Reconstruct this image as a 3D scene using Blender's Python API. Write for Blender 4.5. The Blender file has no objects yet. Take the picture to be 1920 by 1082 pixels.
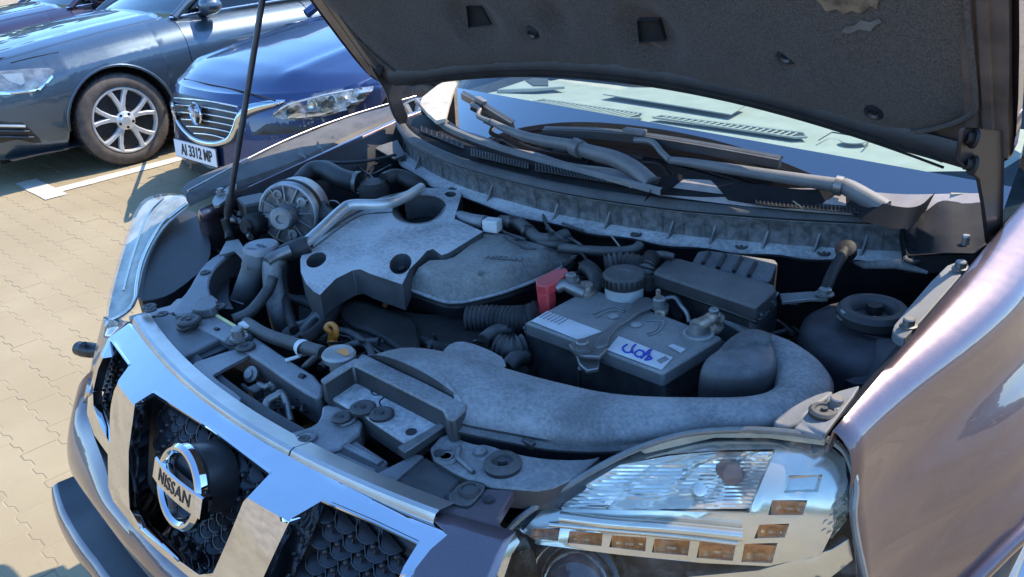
import bpy, bmesh, math, random
import numpy as np
from mathutils import Vector, Matrix
from mathutils.geometry import delaunay_2d_cdt
random.seed(7)
SC = bpy.context.scene
COL = SC.collection
# ------------------------------------------------------------------ camera
FPX = 1562.27
CM = np.array([[0.7136, 0.2463, -0.6559], [0.697, -0.3447, 0.6288], [-0.0712, -0.9058, -0.4176]])
CX = np.array([1.0612, -0.1828, 1.5515])
_r = CM[:, 0] / np.linalg.norm(CM[:, 0]); _d = CM[:, 1] - CM[:, 1].dot(_r) * _r; _d /= np.linalg.norm(_d)
_f = np.cross(_r, _d)
CM = np.stack([_r, _d, _f], axis=1)
cam = bpy.data.cameras.new('camera'); camo = bpy.data.objects.new('camera', cam); COL.objects.link(camo)
cam.lens = FPX / 1920 * 36; cam.sensor_width = 36; cam.clip_end = 2000; cam.clip_start = 0.02
mw = Matrix.Identity(4)
for i in range(3):
    mw[i][0] = _r[i]; mw[i][1] = -_d[i]; mw[i][2] = -_f[i]; mw[i][3] = CX[i]
camo.matrix_world = mw
SC.camera = camo
# ------------------------------------------------------------------ light
SUNV = Vector((0.22, 0.62, 1.0)).normalized()          # towards the sun
el = math.asin(SUNV.z); az = math.atan2(SUNV.x, SUNV.y)
W = bpy.data.worlds.new('World'); SC.world = W; W.use_nodes = True
nt = W.node_tree; nt.nodes.clear()
sk = nt.nodes.new('ShaderNodeTexSky'); sk.sky_type = 'NISHITA'; sk.sun_disc = False
sk.sun_elevation = el; sk.sun_rotation = az; sk.altitude = 150; sk.air_density = 1.0; sk.dust_density = 0.15; sk.ozone_density = 5.0
bg = nt.nodes.new('ShaderNodeBackground'); bg.inputs['Strength'].default_value = 0.15
wo = nt.nodes.new('ShaderNodeOutputWorld')
hs = nt.nodes.new('ShaderNodeHueSaturation'); hs.inputs['Saturation'].default_value = 1.13   # clear deep blue summer sky
nt.links.new(sk.outputs[0], hs.inputs['Color']); nt.links.new(hs.outputs[0], bg.inputs[0]); nt.links.new(bg.outputs[0], wo.inputs[0])
sl = bpy.data.lights.new('sun', 'SUN'); sl.energy = 2.15; sl.angle = math.radians(0.53); sl.color = (1.0, 0.87, 0.68)
so = bpy.data.objects.new('sun', sl); COL.objects.link(so); so.location = (3, 6, 12)
so.rotation_euler = SUNV.to_track_quat('Z', 'Y').to_euler()
SC.view_settings.view_transform = 'Standard'; SC.view_settings.look = 'None'
SC.view_settings.exposure = 1.85; SC.view_settings.gamma = 1; SC.view_settings.use_curve_mapping = False
SC.render.engine = 'CYCLES'
# ------------------------------------------------------------------ geometry helpers
def ray(px, py): return CM @ np.array([(px - 960) / FPX, (py - 541) / FPX, 1.0])
def U(px, py, z):
    d = ray(px, py); return CX + d * ((z - CX[2]) / d[2])
def Ux(px, py, x):
    d = ray(px, py); return CX + d * ((x - CX[0]) / d[0])
def Uy(px, py, y):
    d = ray(px, py); return CX + d * ((y - CX[1]) / d[1])
def Us(px, py, f, t0=0.3, t1=12.0, n=120):
    """first point along the line of sight where the surface function f changes sign"""
    d = ray(px, py); pt = t0; pv = f(CX + d * t0)
    for i in range(1, n + 1):
        t = t0 + (t1 - t0) * i / n; v = f(CX + d * t)
        if pv * v <= 0:
            a, b, va = pt, t, pv
            for _ in range(30):
                m = (a + b) / 2; vm = f(CX + d * m)
                if va * vm <= 0: b = m
                else: a, va = m, vm
            return CX + d * (a + b) / 2
        pt, pv = t, v
    return CX + d * t1
def PRJ(p):
    q = CM.T @ (np.asarray(p, float) - CX); return (960 + FPX * q[0] / q[2], 541 + FPX * q[1] / q[2], q[2])
def P(q): return U(*q) if len(q) == 3 else None
def L(*qs): return [U(*q) for q in qs]
def chaikin(pts, n=2, closed=True):
    pts = [np.asarray(p, float) for p in pts]
    for _ in range(n):
        o = []
        m = len(pts)
        rng = range(m) if closed else range(m - 1)
        if not closed: o.append(pts[0])
        for i in rng:
            a, b = pts[i], pts[(i + 1) % m]
            o.append(a * .75 + b * .25); o.append(a * .25 + b * .75)
        if not closed: o.append(pts[-1])
        pts = o
    return pts
def catmull(pts, k=6, closed=False):
    pts = [np.asarray(p, float) for p in pts]; m = len(pts)
    if m < 3 and not closed: return [pts[0] + (pts[1] - pts[0]) * i / k for i in range(k + 1)]
    o = []
    for i in range(m if closed else m - 1):
        if closed: p0, p1, p2, p3 = pts[i - 1], pts[i], pts[(i + 1) % m], pts[(i + 2) % m]
        else:
            p1, p2 = pts[i], pts[i + 1]
            p0 = pts[i - 1] if i else 2 * p1 - p2
            p3 = pts[i + 2] if i + 2 < m else 2 * p2 - p1
        for j in range(k):
            t = j / k
            o.append(.5 * (2 * p1 + (p2 - p0) * t + (2 * p0 - 5 * p1 + 4 * p2 - p3) * t * t + (3 * p1 - p0 - 3 * p2 + p3) * t ** 3))
    if not closed: o.append(pts[-1])
    return o
def interp(t, xs, ys): return float(np.interp(t, xs, ys))
PARENT = [None]
def link(o, parent=None, label=None, cat=None, group=None, kind=None):
    COL.objects.link(o)
    if parent is not None: o.parent = parent
    if label: o['label'] = label
    if cat: o['category'] = cat
    if group: o['group'] = group
    if kind: o['kind'] = kind
    return o
def mk(name, V, Fc, mat, parent='car', sm=40, label=None, bev=0, seg=2, solid=0, soff=-1, kind=None, cat=None, group=None, bang=40):
    me = bpy.data.meshes.new(name)
    me.from_pydata([tuple(map(float, v)) for v in V], [], [tuple(f) for f in Fc]); me.update()
    bm = bmesh.new(); bm.from_mesh(me); bmesh.ops.remove_doubles(bm, verts=bm.verts, dist=1e-6)
    bmesh.ops.recalc_face_normals(bm, faces=bm.faces); bm.to_mesh(me); bm.free()
    if sm:
        me.shade_smooth(); me.set_sharp_from_angle(angle=math.radians(sm))
    me.materials.append(mat)
    o = bpy.data.objects.new(name, me)
    if parent == 'car': parent = PARENT[0]
    link(o, parent, label, cat, group, kind)
    if solid:
        m = o.modifiers.new('s', 'SOLIDIFY'); m.thickness = solid; m.offset = soff; m.use_quality_normals = True
    if bev:
        m = o.modifiers.new('b', 'BEVEL'); m.width = bev; m.segments = seg; m.limit_method = 'ANGLE'; m.angle_limit = math.radians(bang)
        m.harden_normals = False
    return o
def pip(x, y, poly):
    c = False; n = len(poly); j = n - 1
    for i in range(n):
        xi, yi = poly[i][0], poly[i][1]; xj, yj = poly[j][0], poly[j][1]
        if (yi > y) != (yj > y) and x < (xj - xi) * (y - yi) / (yj - yi) + xi: c = not c
        j = i
    return c
def tess(outer, holes=(), sp=0, cuts=()):
    pts = []; edges = []
    for lp in [outer] + list(holes):
        b = len(pts)
        for i, p in enumerate(lp):
            pts.append(Vector((p[0], p[1]))); edges.append((b + i, b + (i + 1) % len(lp)))
    if sp:
        xs = [p[0] for p in outer]; ys = [p[1] for p in outer]
        x = min(xs) + sp * .5; r = 0
        while x < max(xs):
            y = min(ys) + sp * (.5 if r % 2 else 1)
            while y < max(ys):
                if pip(x, y, outer) and not any(pip(x, y, h) for h in holes):
                    if min((q[0] - x) ** 2 + (q[1] - y) ** 2 for q in pts[:len(edges)]) > (sp * .45) ** 2:
                        pts.append(Vector((x, y)))
                y += sp
            x += sp * .866; r += 1
    for ct in cuts:
        b = len(pts)
        for i, p in enumerate(ct):
            pts.append(Vector((p[0], p[1])))
            if i: edges.append((b + i - 1, b + i))
    vs, es, fs, ov, oe, of = delaunay_2d_cdt(pts, edges, [], 0, 1e-5)
    out = []
    for f in fs:
        cx = sum(vs[i].x for i in f) / 3; cy = sum(vs[i].y for i in f) / 3
        if pip(cx, cy, outer) and not any(pip(cx, cy, h) for h in holes): out.append(tuple(f))
    return [(v.x, v.y) for v in vs], out
def shep(ctrl):
    c = [(a[0], a[1], a[2]) for a in ctrl]
    def f(x, y):
        s = w = 0
        for a, b, z in c:
            q = 1 / ((x - a) ** 2 + (y - b) ** 2 + 1e-3) ** 1.5; s += q * z; w += q
        return s / w
    return f
def patch(name, outer, mat, z=None, zf=None, mp=None, holes=(), ctrl=(), sp=0, drop=0, dvec=(0, 0, -1), rnd=0, hrnd=0, bev=0, taper=0, cuts=(), **kw):
    """sheet bounded by an outline, lifted to 3D, with its rim drawn down as walls"""
    o3 = [tuple(p) if len(p) > 2 else (p[0], p[1], z if z is not None else 0) for p in outer]
    if rnd: o3 = [tuple(p) for p in chaikin(o3, rnd)]
    hs = []
    for h in holes:
        h3 = [tuple(p) if len(p) > 2 else (p[0], p[1], z if z is not None else 0) for p in h]
        if hrnd: h3 = [tuple(p) for p in chaikin(h3, hrnd)]
        hs.append(h3)
    v2, fc = tess(o3, hs, sp, cuts)
    if mp is None:
        if zf is None:
            allz = [p[2] for p in o3]
            if max(allz) - min(allz) < 1e-9 and not ctrl: zz = allz[0]; zf = lambda a, b: zz
            else: zf = shep(o3 + [p for h in hs for p in h] + list(ctrl))
        mp = lambda a, b: U(a, b, zf(a, b))
    V = [np.asarray(mp(a, b), float) for a, b in v2]
    F2 = list(fc)
    if drop:
        cnt = {}
        for f in fc:
            for i in range(3):
                e = (f[i], f[(i + 1) % 3]); cnt[tuple(sorted(e))] = cnt.get(tuple(sorted(e)), []) + [e]
        bnd = [e[0] for e in cnt.values() if len(e) == 1]
        n0 = len(V); idx = {}; dv = np.asarray(dvec, float); dv = dv / np.linalg.norm(dv) * drop
        cen = sum(V) / len(V)
        for a, b in bnd:
            for q in (a, b):
                if q not in idx:
                    idx[q] = len(V); o = V[q] - cen; o = o - dv * (o @ dv) / (dv @ dv)
                    V.append(V[q] + dv - o * taper)
        for a, b in bnd: F2.append((b, a, idx[a], idx[b]))
    return mk(name, V, F2, mat, bev=bev, **kw)
def frames(pts):
    pts = [np.asarray(p, float) for p in pts]; T = []
    for i in range(len(pts)):
        a = pts[max(i - 1, 0)]; b = pts[min(i + 1, len(pts) - 1)]; t = b - a; T.append(t / (np.linalg.norm(t) + 1e-12))
    up = np.array([0, 0, 1.0])
    if abs(T[0] @ up) > .9: up = np.array([0, 1.0, 0])
    n = up - (up @ T[0]) * T[0]; n /= np.linalg.norm(n); N = [n]
    for i in range(1, len(pts)):
        n = N[-1] - (N[-1] @ T[i]) * T[i]; n /= (np.linalg.norm(n) + 1e-12); N.append(n)
    return pts, T, N
def tube_vf(pts, r, n=10, cap=True):
    pts, T, N = frames(pts); V = []; Fc = []
    for i, (p, t, m) in enumerate(zip(pts, T, N)):
        b = np.cross(t, m); rr = r[i] if hasattr(r, '__len__') else r
        for k in range(n):
            a = 2 * math.pi * k / n; V.append(p + (m * math.cos(a) + b * math.sin(a)) * rr)
    for i in range(len(pts) - 1):
        for k in range(n): Fc.append((i * n + k, i * n + (k + 1) % n, (i + 1) * n + (k + 1) % n, (i + 1) * n + k))
    if cap: Fc += [tuple(range(n - 1, -1, -1)), tuple(range((len(pts) - 1) * n, len(pts) * n))]
    return V, Fc
def tube(name, pts, r, mat, k=6, n=10, corr=0, **kw):
    """hose or pipe along a smooth path; corr = pitch of corrugation"""
    pts = catmull(pts, k) if k else pts
    if corr:
        d = [0]
        for a, b in zip(pts, pts[1:]): d.append(d[-1] + np.linalg.norm(np.asarray(b) - a))
        m = int(d[-1] / corr * 6); q = []
        for i in range(m + 1):
            s = d[-1] * i / m; q.append([np.interp(s, d, [p[j] for p in pts]) for j in range(3)])
        pts = q; r = [r * (1 + .16 * math.cos(2 * math.pi * i / 6)) for i in range(m + 1)]
    V, Fc = tube_vf(pts, r, n); return mk(name, V, Fc, mat, **kw)
def axes(ax):
    a = np.asarray(ax, float); a /= np.linalg.norm(a)
    u = np.cross([0, 0, 1.0], a) if abs(a[2]) < .95 else np.array([1.0, 0, 0])
    u = u - (u @ a) * a; u /= np.linalg.norm(u); return u, np.cross(a, u), a
def lathe(name, prof, loc, mat, ax=(0, 0, 1), n=28, sx=1, sy=1, cap=False, **kw):
    u, v, a = axes(ax); V = []; Fc = []; loc = np.asarray(loc, float)
    for r, h in prof:
        for k in range(n):
            t = 2 * math.pi * k / n; V.append(loc + u * r * sx * math.cos(t) + v * r * sy * math.sin(t) + a * h)
    for i in range(len(prof) - 1):
        for k in range(n): Fc.append((i * n + k, i * n + (k + 1) % n, (i + 1) * n + (k + 1) % n, (i + 1) * n + k))
    if cap and prof[0][0] > 1e-6: Fc.append(tuple(range(n - 1, -1, -1)))
    if cap and prof[-1][0] > 1e-6: Fc.append(tuple(range((len(prof) - 1) * n, len(prof) * n)))
    return mk(name, V, Fc, mat, **kw)
def box(name, c, s, mat, ex=(1, 0, 0), ey=(0, 1, 0), tap=1.0, bev=.003, **kw):
    ex = np.asarray(ex, float); ex /= np.linalg.norm(ex); ey = np.asarray(ey, float); ey -= (ey @ ex) * ex; ey /= np.linalg.norm(ey); ez = np.cross(ex, ey)
    V = []
    for k in (-1, 1):
        for j in (-1, 1):
            for i in (-1, 1):
                t = tap if k > 0 else 1
                V.append(np.asarray(c, float) + ex * i * s[0] / 2 * t + ey * j * s[1] / 2 * t + ez * k * s[2] / 2)
    Fc = [(0, 2, 3, 1), (4, 5, 7, 6), (0, 1, 5, 4), (2, 6, 7, 3), (0, 4, 6, 2), (1, 3, 7, 5)]
    return mk(name, V, Fc, mat, bev=bev, **kw)
def loft(name, rows, mat, closed=False, caps=False, **kw):
    n = len(rows[0]); V = [p for r in rows for p in r]; Fc = []
    for i in range(len(rows) - 1):
        for k in range(n if closed else n - 1):
            Fc.append((i * n + k, i * n + (k + 1) % n, (i + 1) * n + (k + 1) % n, (i + 1) * n + k))
    if caps: Fc += [tuple(range(n - 1, -1, -1)), tuple(range((len(rows) - 1) * n, len(rows) * n))]
    return mk(name, V, Fc, mat, **kw)
def inst(src, loc, parent, rot=None, scale=None, label=None, name=None):
    o = src.copy(); COL.objects.link(o); o.parent = parent; o.location = loc
    if rot is not None: o.rotation_euler = rot
    if scale is not None: o.scale = scale if hasattr(scale, '__len__') else (scale,) * 3
    if label: o['label'] = label
    return o
def empty(name, loc, label, cat, group=None):
    o = bpy.data.objects.new(name, None); o.location = loc; o.empty_display_size = .2
    return link(o, None, label, cat, group)
def text(name, s, size, loc, ex, ey, mat, depth=.001, parent='car', shear=0, sx=1.0, **kw):
    cu = bpy.data.curves.new('t', 'FONT'); cu.body = s; cu.size = size; cu.extrude = depth; cu.align_x = 'CENTER'; cu.align_y = 'CENTER'; cu.shear = shear; cu.space_character = kw.pop('space', 1.0); cu.offset = kw.pop('bold', 0)
    t = bpy.data.objects.new('t', cu); COL.objects.link(t)
    dg = bpy.context.evaluated_depsgraph_get(); me = bpy.data.meshes.new_from_object(t.evaluated_get(dg))
    bpy.data.objects.remove(t)
    ex = np.asarray(ex, float); ex /= np.linalg.norm(ex); ey = np.asarray(ey, float); ey -= (ey @ ex) * ex; ey /= np.linalg.norm(ey); ez = np.cross(ex, ey)
    for v in me.vertices:
        p = np.asarray(loc, float) + ex * v.co.x * sx + ey * v.co.y + ez * v.co.z; v.co = Vector(p)
    me.materials.clear(); me.materials.append(mat); me.name = name
    o = bpy.data.objects.new(name, me)
    return link(o, PARENT[0] if parent == 'car' else parent, **kw)
# ------------------------------------------------------------------ materials
def nn(t, ty, **kw):
    n = t.nodes.new(ty)
    for k, v in kw.items(): setattr(n, k, v)
    return n
def mixc(t, fac, a, b):
    m = nn(t, 'ShaderNodeMix', data_type='RGBA')
    for s, v in ((m.inputs[0], fac), (m.inputs[6], a), (m.inputs[7], b)):
        if hasattr(v, 'links') or hasattr(v, 'is_output'): t.links.new(v, s)
        elif isinstance(v, (int, float)): s.default_value = v
        else: s.default_value = (*v, 1)
    return m.outputs[2]
def mth(t, op, a, b=None, c=None, clamp=False):
    m = nn(t, 'ShaderNodeMath', operation=op); m.use_clamp = clamp
    for i, v in enumerate((a, b, c)):
        if v is None: continue
        if isinstance(v, (int, float)): m.inputs[i].default_value = v
        else: t.links.new(v, m.inputs[i])
    return m.outputs[0]
def ramp(t, v, a, b):
    m = nn(t, 'ShaderNodeMapRange'); m.interpolation_type = 'SMOOTHSTEP'
    t.links.new(v, m.inputs[0]); m.inputs[1].default_value = a; m.inputs[2].default_value = b
    return m.outputs[0]
def noise(t, co, scale, det=4, rough=.6, st=None):
    n = nn(t, 'ShaderNodeTexNoise'); n.inputs['Scale'].default_value = scale; n.inputs['Detail'].default_value = det; n.inputs['Roughness'].default_value = rough
    if st:
        mp = nn(t, 'ShaderNodeMapping'); mp.inputs['Scale'].default_value = st; t.links.new(co, mp.inputs[0]); co = mp.outputs[0]
    t.links.new(co, n.inputs['Vector']); return n.outputs['Fac']
def mat(name, base, rough=.5, metal=0, coat=0, crough=.03, var=.25, vs=18, dust=0, dcol=(.30, .285, .26), ds=9, bump=0, bs=120, spec=.5, drough=.9, emit=None, flake=0, stain=0, sheen=0):
    m = bpy.data.materials.new(name); m.use_nodes = True; t = m.node_tree; b = t.nodes['Principled BSDF']
    tc = nn(t, 'ShaderNodeTexCoord'); co = tc.outputs['Object']
    base = np.array(base)
    c = mixc(t, ramp(t, noise(t, co, vs, 5), .3, .7), tuple(base * (1 - var)), tuple(np.minimum(base * (1 + var), 1)))
    rg = None
    if stain:
        s = ramp(t, noise(t, co, vs * 3, 6, .7), .52, .72); s = mth(t, 'MULTIPLY', s, stain); c = mixc(t, s, c, (.22, .13, .07))
    if flake:
        vz = nn(t, 'ShaderNodeTexVoronoi'); vz.inputs['Scale'].default_value = 1600; t.links.new(co, vz.inputs['Vector'])
        c = mixc(t, mth(t, 'MULTIPLY', vz.outputs['Color'], flake), c, tuple(np.minimum(base * 2.2, 1)))
    b.inputs['Metallic'].default_value = metal; b.inputs['Specular IOR Level'].default_value = spec
    b.inputs['Coat Weight'].default_value = coat; b.inputs['Coat Roughness'].default_value = crough
    if sheen: b.inputs['Sheen Weight'].default_value = sheen
    if dust:
        g = nn(t, 'ShaderNodeNewGeometry'); sx = nn(t, 'ShaderNodeSeparateXYZ'); t.links.new(g.outputs['Normal'], sx.inputs[0])
        up = ramp(t, sx.outputs[2], -.15, .8)
        n1 = noise(t, co, ds * 1.1, 6, .62); n2 = noise(t, co, ds * 24, 6, .75)
        k = mth(t, 'ADD', mth(t, 'MULTIPLY', n1, 1.0), mth(t, 'MULTIPLY', n2, .85))
        k = ramp(t, k, .62, 1.25)
        k = mth(t, 'MULTIPLY', mth(t, 'ADD', mth(t, 'MULTIPLY', k, .75), .3), up)
        k = mth(t, 'MULTIPLY', k, mth(t, 'SUBTRACT', 1.0, mth(t, 'MULTIPLY', ramp(t, g.outputs['Pointiness'], .515, .60), .6)))   # dust rubbed off sharp edges
        k = mth(t, 'MULTIPLY', k, dust, clamp=True)
        c = mixc(t, k, c, dcol)
        t.links.new(mth(t, 'ADD', rough, mth(t, 'MULTIPLY', k, drough - rough)), b.inputs['Roughness'])
    else:
        n3 = noise(t, co, vs * 2.5, 4); t.links.new(mth(t, 'MULTIPLY', rough, mth(t, 'ADD', .75, mth(t, 'MULTIPLY', n3, .5))), b.inputs['Roughness'])
    t.links.new(c, b.inputs['Base Color'])
    if bump:
        bp = nn(t, 'ShaderNodeBump'); bp.inputs['Strength'].default_value = bump; bp.inputs['Distance'].default_value = .002
        t.links.new(noise(t, co, bs, 6, .7), bp.inputs['Height']); t.links.new(bp.outputs[0], b.inputs['Normal'])
    return m
def glass(name, tint, refl=1.0, rough=.0, ior=1.5, dirt=0):
    """thin sheet of clear material: passes light with a tint, mirrors by Fresnel"""
    m = bpy.data.materials.new(name); m.use_nodes = True; t = m.node_tree; t.nodes.clear()
    o = nn(t, 'ShaderNodeOutputMaterial'); tr = nn(t, 'ShaderNodeBsdfTransparent'); tr.inputs[0].default_value = (*tint, 1)
    gl = nn(t, 'ShaderNodeBsdfGlossy'); gl.inputs['Roughness'].default_value = rough
    fr = nn(t, 'ShaderNodeFresnel'); gm = nn(t, 'ShaderNodeNewGeometry')
    t.links.new(mth(t, 'ADD', ior, mth(t, 'MULTIPLY', gm.outputs['Backfacing'], 1 / ior - ior)), fr.inputs[0])   # same mirror strength from both faces of the sheet
    mx = nn(t, 'ShaderNodeMixShader'); t.links.new(mth(t, 'MULTIPLY', fr.outputs[0], refl, clamp=True), mx.inputs[0]); t.links.new(tr.outputs[0], mx.inputs[1]); t.links.new(gl.outputs[0], mx.inputs[2])
    out = mx.outputs[0]
    if dirt:
        df = nn(t, 'ShaderNodeBsdfDiffuse'); df.inputs[0].default_value = (.5, .47, .42, 1)
        tc = nn(t, 'ShaderNodeTexCoord'); n = ramp(t, noise(t, tc.outputs['Object'], 30, 6, .7), .4, .8)
        m2 = nn(t, 'ShaderNodeMixShader'); t.links.new(mth(t, 'MULTIPLY', n, dirt), m2.inputs[0]); t.links.new(out, m2.inputs[1]); t.links.new(df.outputs[0], m2.inputs[2]); out = m2.outputs[0]
    t.links.new(out, o.inputs[0]); return m
PAINT = mat('brown_violet_metallic_paint', (.105, .078, .086), .33, .7, 1, .025, var=.06, flake=.4)
PAINTD = mat('dusty_brown_violet_paint', (.105, .075, .09), .4, .3, .6, .12, var=.1, dust=.25, ds=14)
FRAME = mat('hood_inner_paint', (.12, .09, .075), .45, .2, .3, .2, var=.35, vs=9, dust=.2)
CHROME = mat('chrome', (.60, .61, .63), .03, 1, var=.03)
CHROMED = mat('lamp_bright_trim', (.66, .64, .58), .16, .75, .3, .05, var=.06)
STEEL = mat('galvanised_steel', (.24, .24, .235), .42, .8, var=.2, dust=.35, stain=.2)
ALU = mat('cast_aluminium', (.25, .26, .27), .5, .65, var=.3, dust=.55, bump=.5, bs=200)
BLK = mat('black_plastic', (.016, .0165, .018), .45, var=.3, dust=.38, bump=.25, bs=300)
BLKC = mat('clean_black_plastic', (.016, .017, .02), .32, var=.3, dust=.1)
DUSTY = mat('dusty_black_plastic', (.025, .026, .028), .5, var=.3, dust=.95, dcol=(.36, .355, .34), ds=7, bump=.15, bs=300)
DUSTY2 = mat('thick_dust_plastic', (.03, .031, .035), .55, var=.3, dust=1.3, dcol=(.52, .515, .50), ds=5, bump=.18, bs=300)
COWLM = mat('streaked_cowl_plastic', (.11, .108, .105), .55, var=.5, vs=60, dust=.9, dcol=(.40, .39, .37), ds=16, bump=.3, bs=200)
RUB = mat('dusty_rubber', (.022, .022, .023), .6, var=.3, dust=.55, dcol=(.26, .255, .24), ds=12, bump=.3, bs=150)
RUBC = mat('black_rubber', (.012, .012, .013), .55, var=.3, dust=.15)
DARK = mat('dark_engine_metal', (.012, .0115, .0115), .6, .2, var=.5, dust=.22, dcol=(.10, .085, .07), ds=20, bump=.8, bs=90)
DARK2 = mat('dark_painted_panel', (.012, .012, .016), .5, var=.3, dust=.12)
BAYP = mat('slam_panel_plastic', (.07, .073, .078), .42, var=.2, dust=.9, dcol=(.34, .34, .34), ds=12, bump=.2, bs=300)
BAYS = mat('slam_panel_steel', (.09, .093, .10), .4, .2, var=.2, dust=.9, dcol=(.38, .38, .38), ds=10, bump=.15, bs=200)
FELT = mat('hood_felt', (.072, .061, .054), .95, var=.45, vs=330, bump=1.0, bs=520, spec=.1, sheen=.15, dust=.0)
GREYP = mat('grey_plastic', (.16, .165, .17), .5, var=.15, dust=.6)
WHITEP = mat('white_plastic', (.62, .62, .6), .45, var=.1, dust=.3)
LABELW = mat('pale_label_paper', (.62, .63, .63), .5, var=.12, dust=.35, dcol=(.35, .34, .32))
RED = mat('red_plastic', (.55, .045, .05), .35, var=.15, dust=.3)
ORANGE = mat('orange_plastic', (.65, .22, .03), .4, var=.15)
AMBER = mat('amber_reflector', (.75, .30, .09), .15, .3, 1, var=.35, vs=60)
BLUEINK = mat('blue_ink', (.02, .04, .3), .6)
YEL = mat('pale_yellow_sticker', (.6, .56, .25), .6, var=.2)
COPPER = mat('rusty_terminal', (.30, .25, .20), .5, .5, var=.5, vs=80, stain=.5)
GLASSM = glass('windshield_glass', (.80, .90, .84), 1.0)
LENS = glass('headlight_lens', (.96, .955, .92), .65, .004, dirt=.16)
FRIT = mat('black_frit_glass', (.008, .008, .010), .03, 0, 1, .01, var=.1, spec=1.0)
FRIT.node_tree.nodes['Principled BSDF'].inputs['Coat IOR'].default_value = 2.1
DASH = mat('dashboard_vinyl', (.40, .41, .38), .7, var=.08, bump=.2, bs=400)
# ------------------------------------------------------------------ ground
def paver_mat():
    m = bpy.data.materials.new('concrete_paver'); m.use_nodes = True; t = m.node_tree; b = t.nodes['Principled BSDF']
    g = nn(t, 'ShaderNodeNewGeometry'); co = g.outputs['Position']
    r = g.outputs['Random Per Island']
    c = mixc(t, r, (.235, .187, .112), (.325, .262, .16))
    c = mixc(t, ramp(t, noise(t, co, 1.3, 5, .6), .35, .75), c, (.335, .275, .172))
    c = mixc(t, mth(t, 'MULTIPLY', ramp(t, noise(t, co, 300, 3, .8), .5, .75), .5), c, (.19, .15, .10))
    c = mixc(t, mth(t, 'MULTIPLY', ramp(t, noise(t, co, 9, 6, .7), .55, .8), .35), c, (.22, .175, .12))
    t.links.new(c, b.inputs['Base Color']); b.inputs['Roughness'].default_value = .9; b.inputs['Specular IOR Level'].default_value = .25
    bp = nn(t, 'ShaderNodeBump'); bp.inputs['Strength'].default_value = .5; bp.inputs['Distance'].default_value = .002
    t.links.new(noise(t, co, 220, 5, .7), bp.inputs['Height']); t.links.new(bp.outputs[0], b.inputs['Normal'])
    return m
PAVER = paver_mat()
SAND = mat('joint_sand', (.30, .245, .165), .95, var=.25, vs=6, bump=.5, bs=150)
PAINTW = mat('white_road_paint', (.52, .49, .42), .8, var=.12, vs=25, stain=.25, bump=.4, bs=180)
g = mk('ground', [(-150, -150, -.0020), (150, -150, -.0020), (150, 150, -.0020), (-150, 150, -.0020)], [(0, 1, 2, 3)], SAND, parent=None, kind='structure', label='sand bed under the car park paving', sm=0)
LP, RP = .225, .118
def paver_loop(inset):
    a = .0072; k = [(0, -a), (.040, -a), (.056, a), (.0965, a), (.1125, -a), (.1525, -a), (.1685, a), (.209, a), (.225, -a)]
    bot = [(x, y) for x, y in k]; i = inset
    bot = [(min(max(x, i), LP - i), y + i) for x, y in bot]
    top = [(min(max(x, i), LP - i), y + RP - i) for x, y in k][::-1]
    return bot + top
def paver_geo(ox, oy, tz, V, Fc):
    o, q = paver_loop(.0015), paver_loop(.0040); n = len(o); b = len(V)
    V += [(ox + x, oy + y, -.014) for x, y in o] + [(ox + x, oy + y, -.0016 + tz) for x, y in o] + [(ox + x, oy + y, tz) for x, y in q]
    for lv in (0, 1):
        for i in range(n): Fc.append((b + lv * n + i, b + lv * n + (i + 1) % n, b + lv * n + n + (i + 1) % n, b + lv * n + n + i))
    h = n // 2
    for i in range(h - 1): Fc.append((b + 2 * n + i, b + 2 * n + i + 1, b + 2 * n + n - 2 - i, b + 2 * n + n - 1 - i))
cells = []
for j in range(-30, 62):
    for i in range(-44, 22):
        ox = i * LP + (LP / 2 if j % 2 else 0); oy = j * RP
        cells.append((ox, oy))
vis = []; rest = []
for ox, oy in cells:
    px, py, dd = PRJ((ox + LP / 2, oy + RP / 2, 0))
    seen = dd > 0 and -30 < px < 430 and 250 < py < 1110 and ox < -.78 and not (py < 300 and px > 140)
    (vis if seen else rest).append((dd, ox, oy))
vis.sort(); rest += vis[300:]; vis = vis[:300]
V, Fc = [], []; paver_geo(0, 0, 0, V, Fc)
pv = mk('paver', V, Fc, PAVER, parent=g, sm=0)
for n_, (dd, ox, oy) in enumerate(vis):
    o = pv if n_ == 0 else inst(pv, (0, 0, 0), g)
    o.location = (ox, oy, random.uniform(-.0007, .0007)); o.rotation_euler = (random.uniform(-.004, .004), random.uniform(-.004, .004), random.uniform(-.004, .004))
V, Fc = [], []
for dd, ox, oy in rest:
    if dd < 0 and oy < -1.5: continue
    paver_geo(ox, oy, random.uniform(-.0007, .0007), V, Fc)
mk('paver_field', V, Fc, PAVER, parent=g, sm=0, kind='stuff', label='remaining tan zigzag pavers of the car park')
def paint(name, x0, x1, y0, y1):
    V = []; nx, ny = max(2, int((x1 - x0) / .1)), max(2, int((y1 - y0) / .1))
    for j in range(ny + 1):
        for i in range(nx + 1):
            e = random.uniform(-.006, .006) if i in (0, nx) or j in (0, ny) else 0
            V.append((x0 + (x1 - x0) * i / nx + e, y0 + (y1 - y0) * j / ny + e, .0045))
    Fc = [(j * (nx + 1) + i, j * (nx + 1) + i + 1, (j + 1) * (nx + 1) + i + 1, (j + 1) * (nx + 1) + i) for j in range(ny) for i in range(nx)]
    return mk(name, V, Fc, PAINTW, parent=g, sm=0, kind='structure')
paint('parking_line', -5.125, -4.985, 1.478, 6.4)['label'] = 'white painted stall line beside the grey blue sedan wheel'
paint('parking_line_end_bar', -5.53, -4.885, 1.335, 1.474)['label'] = 'white cross bar ending the painted stall line'
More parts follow.
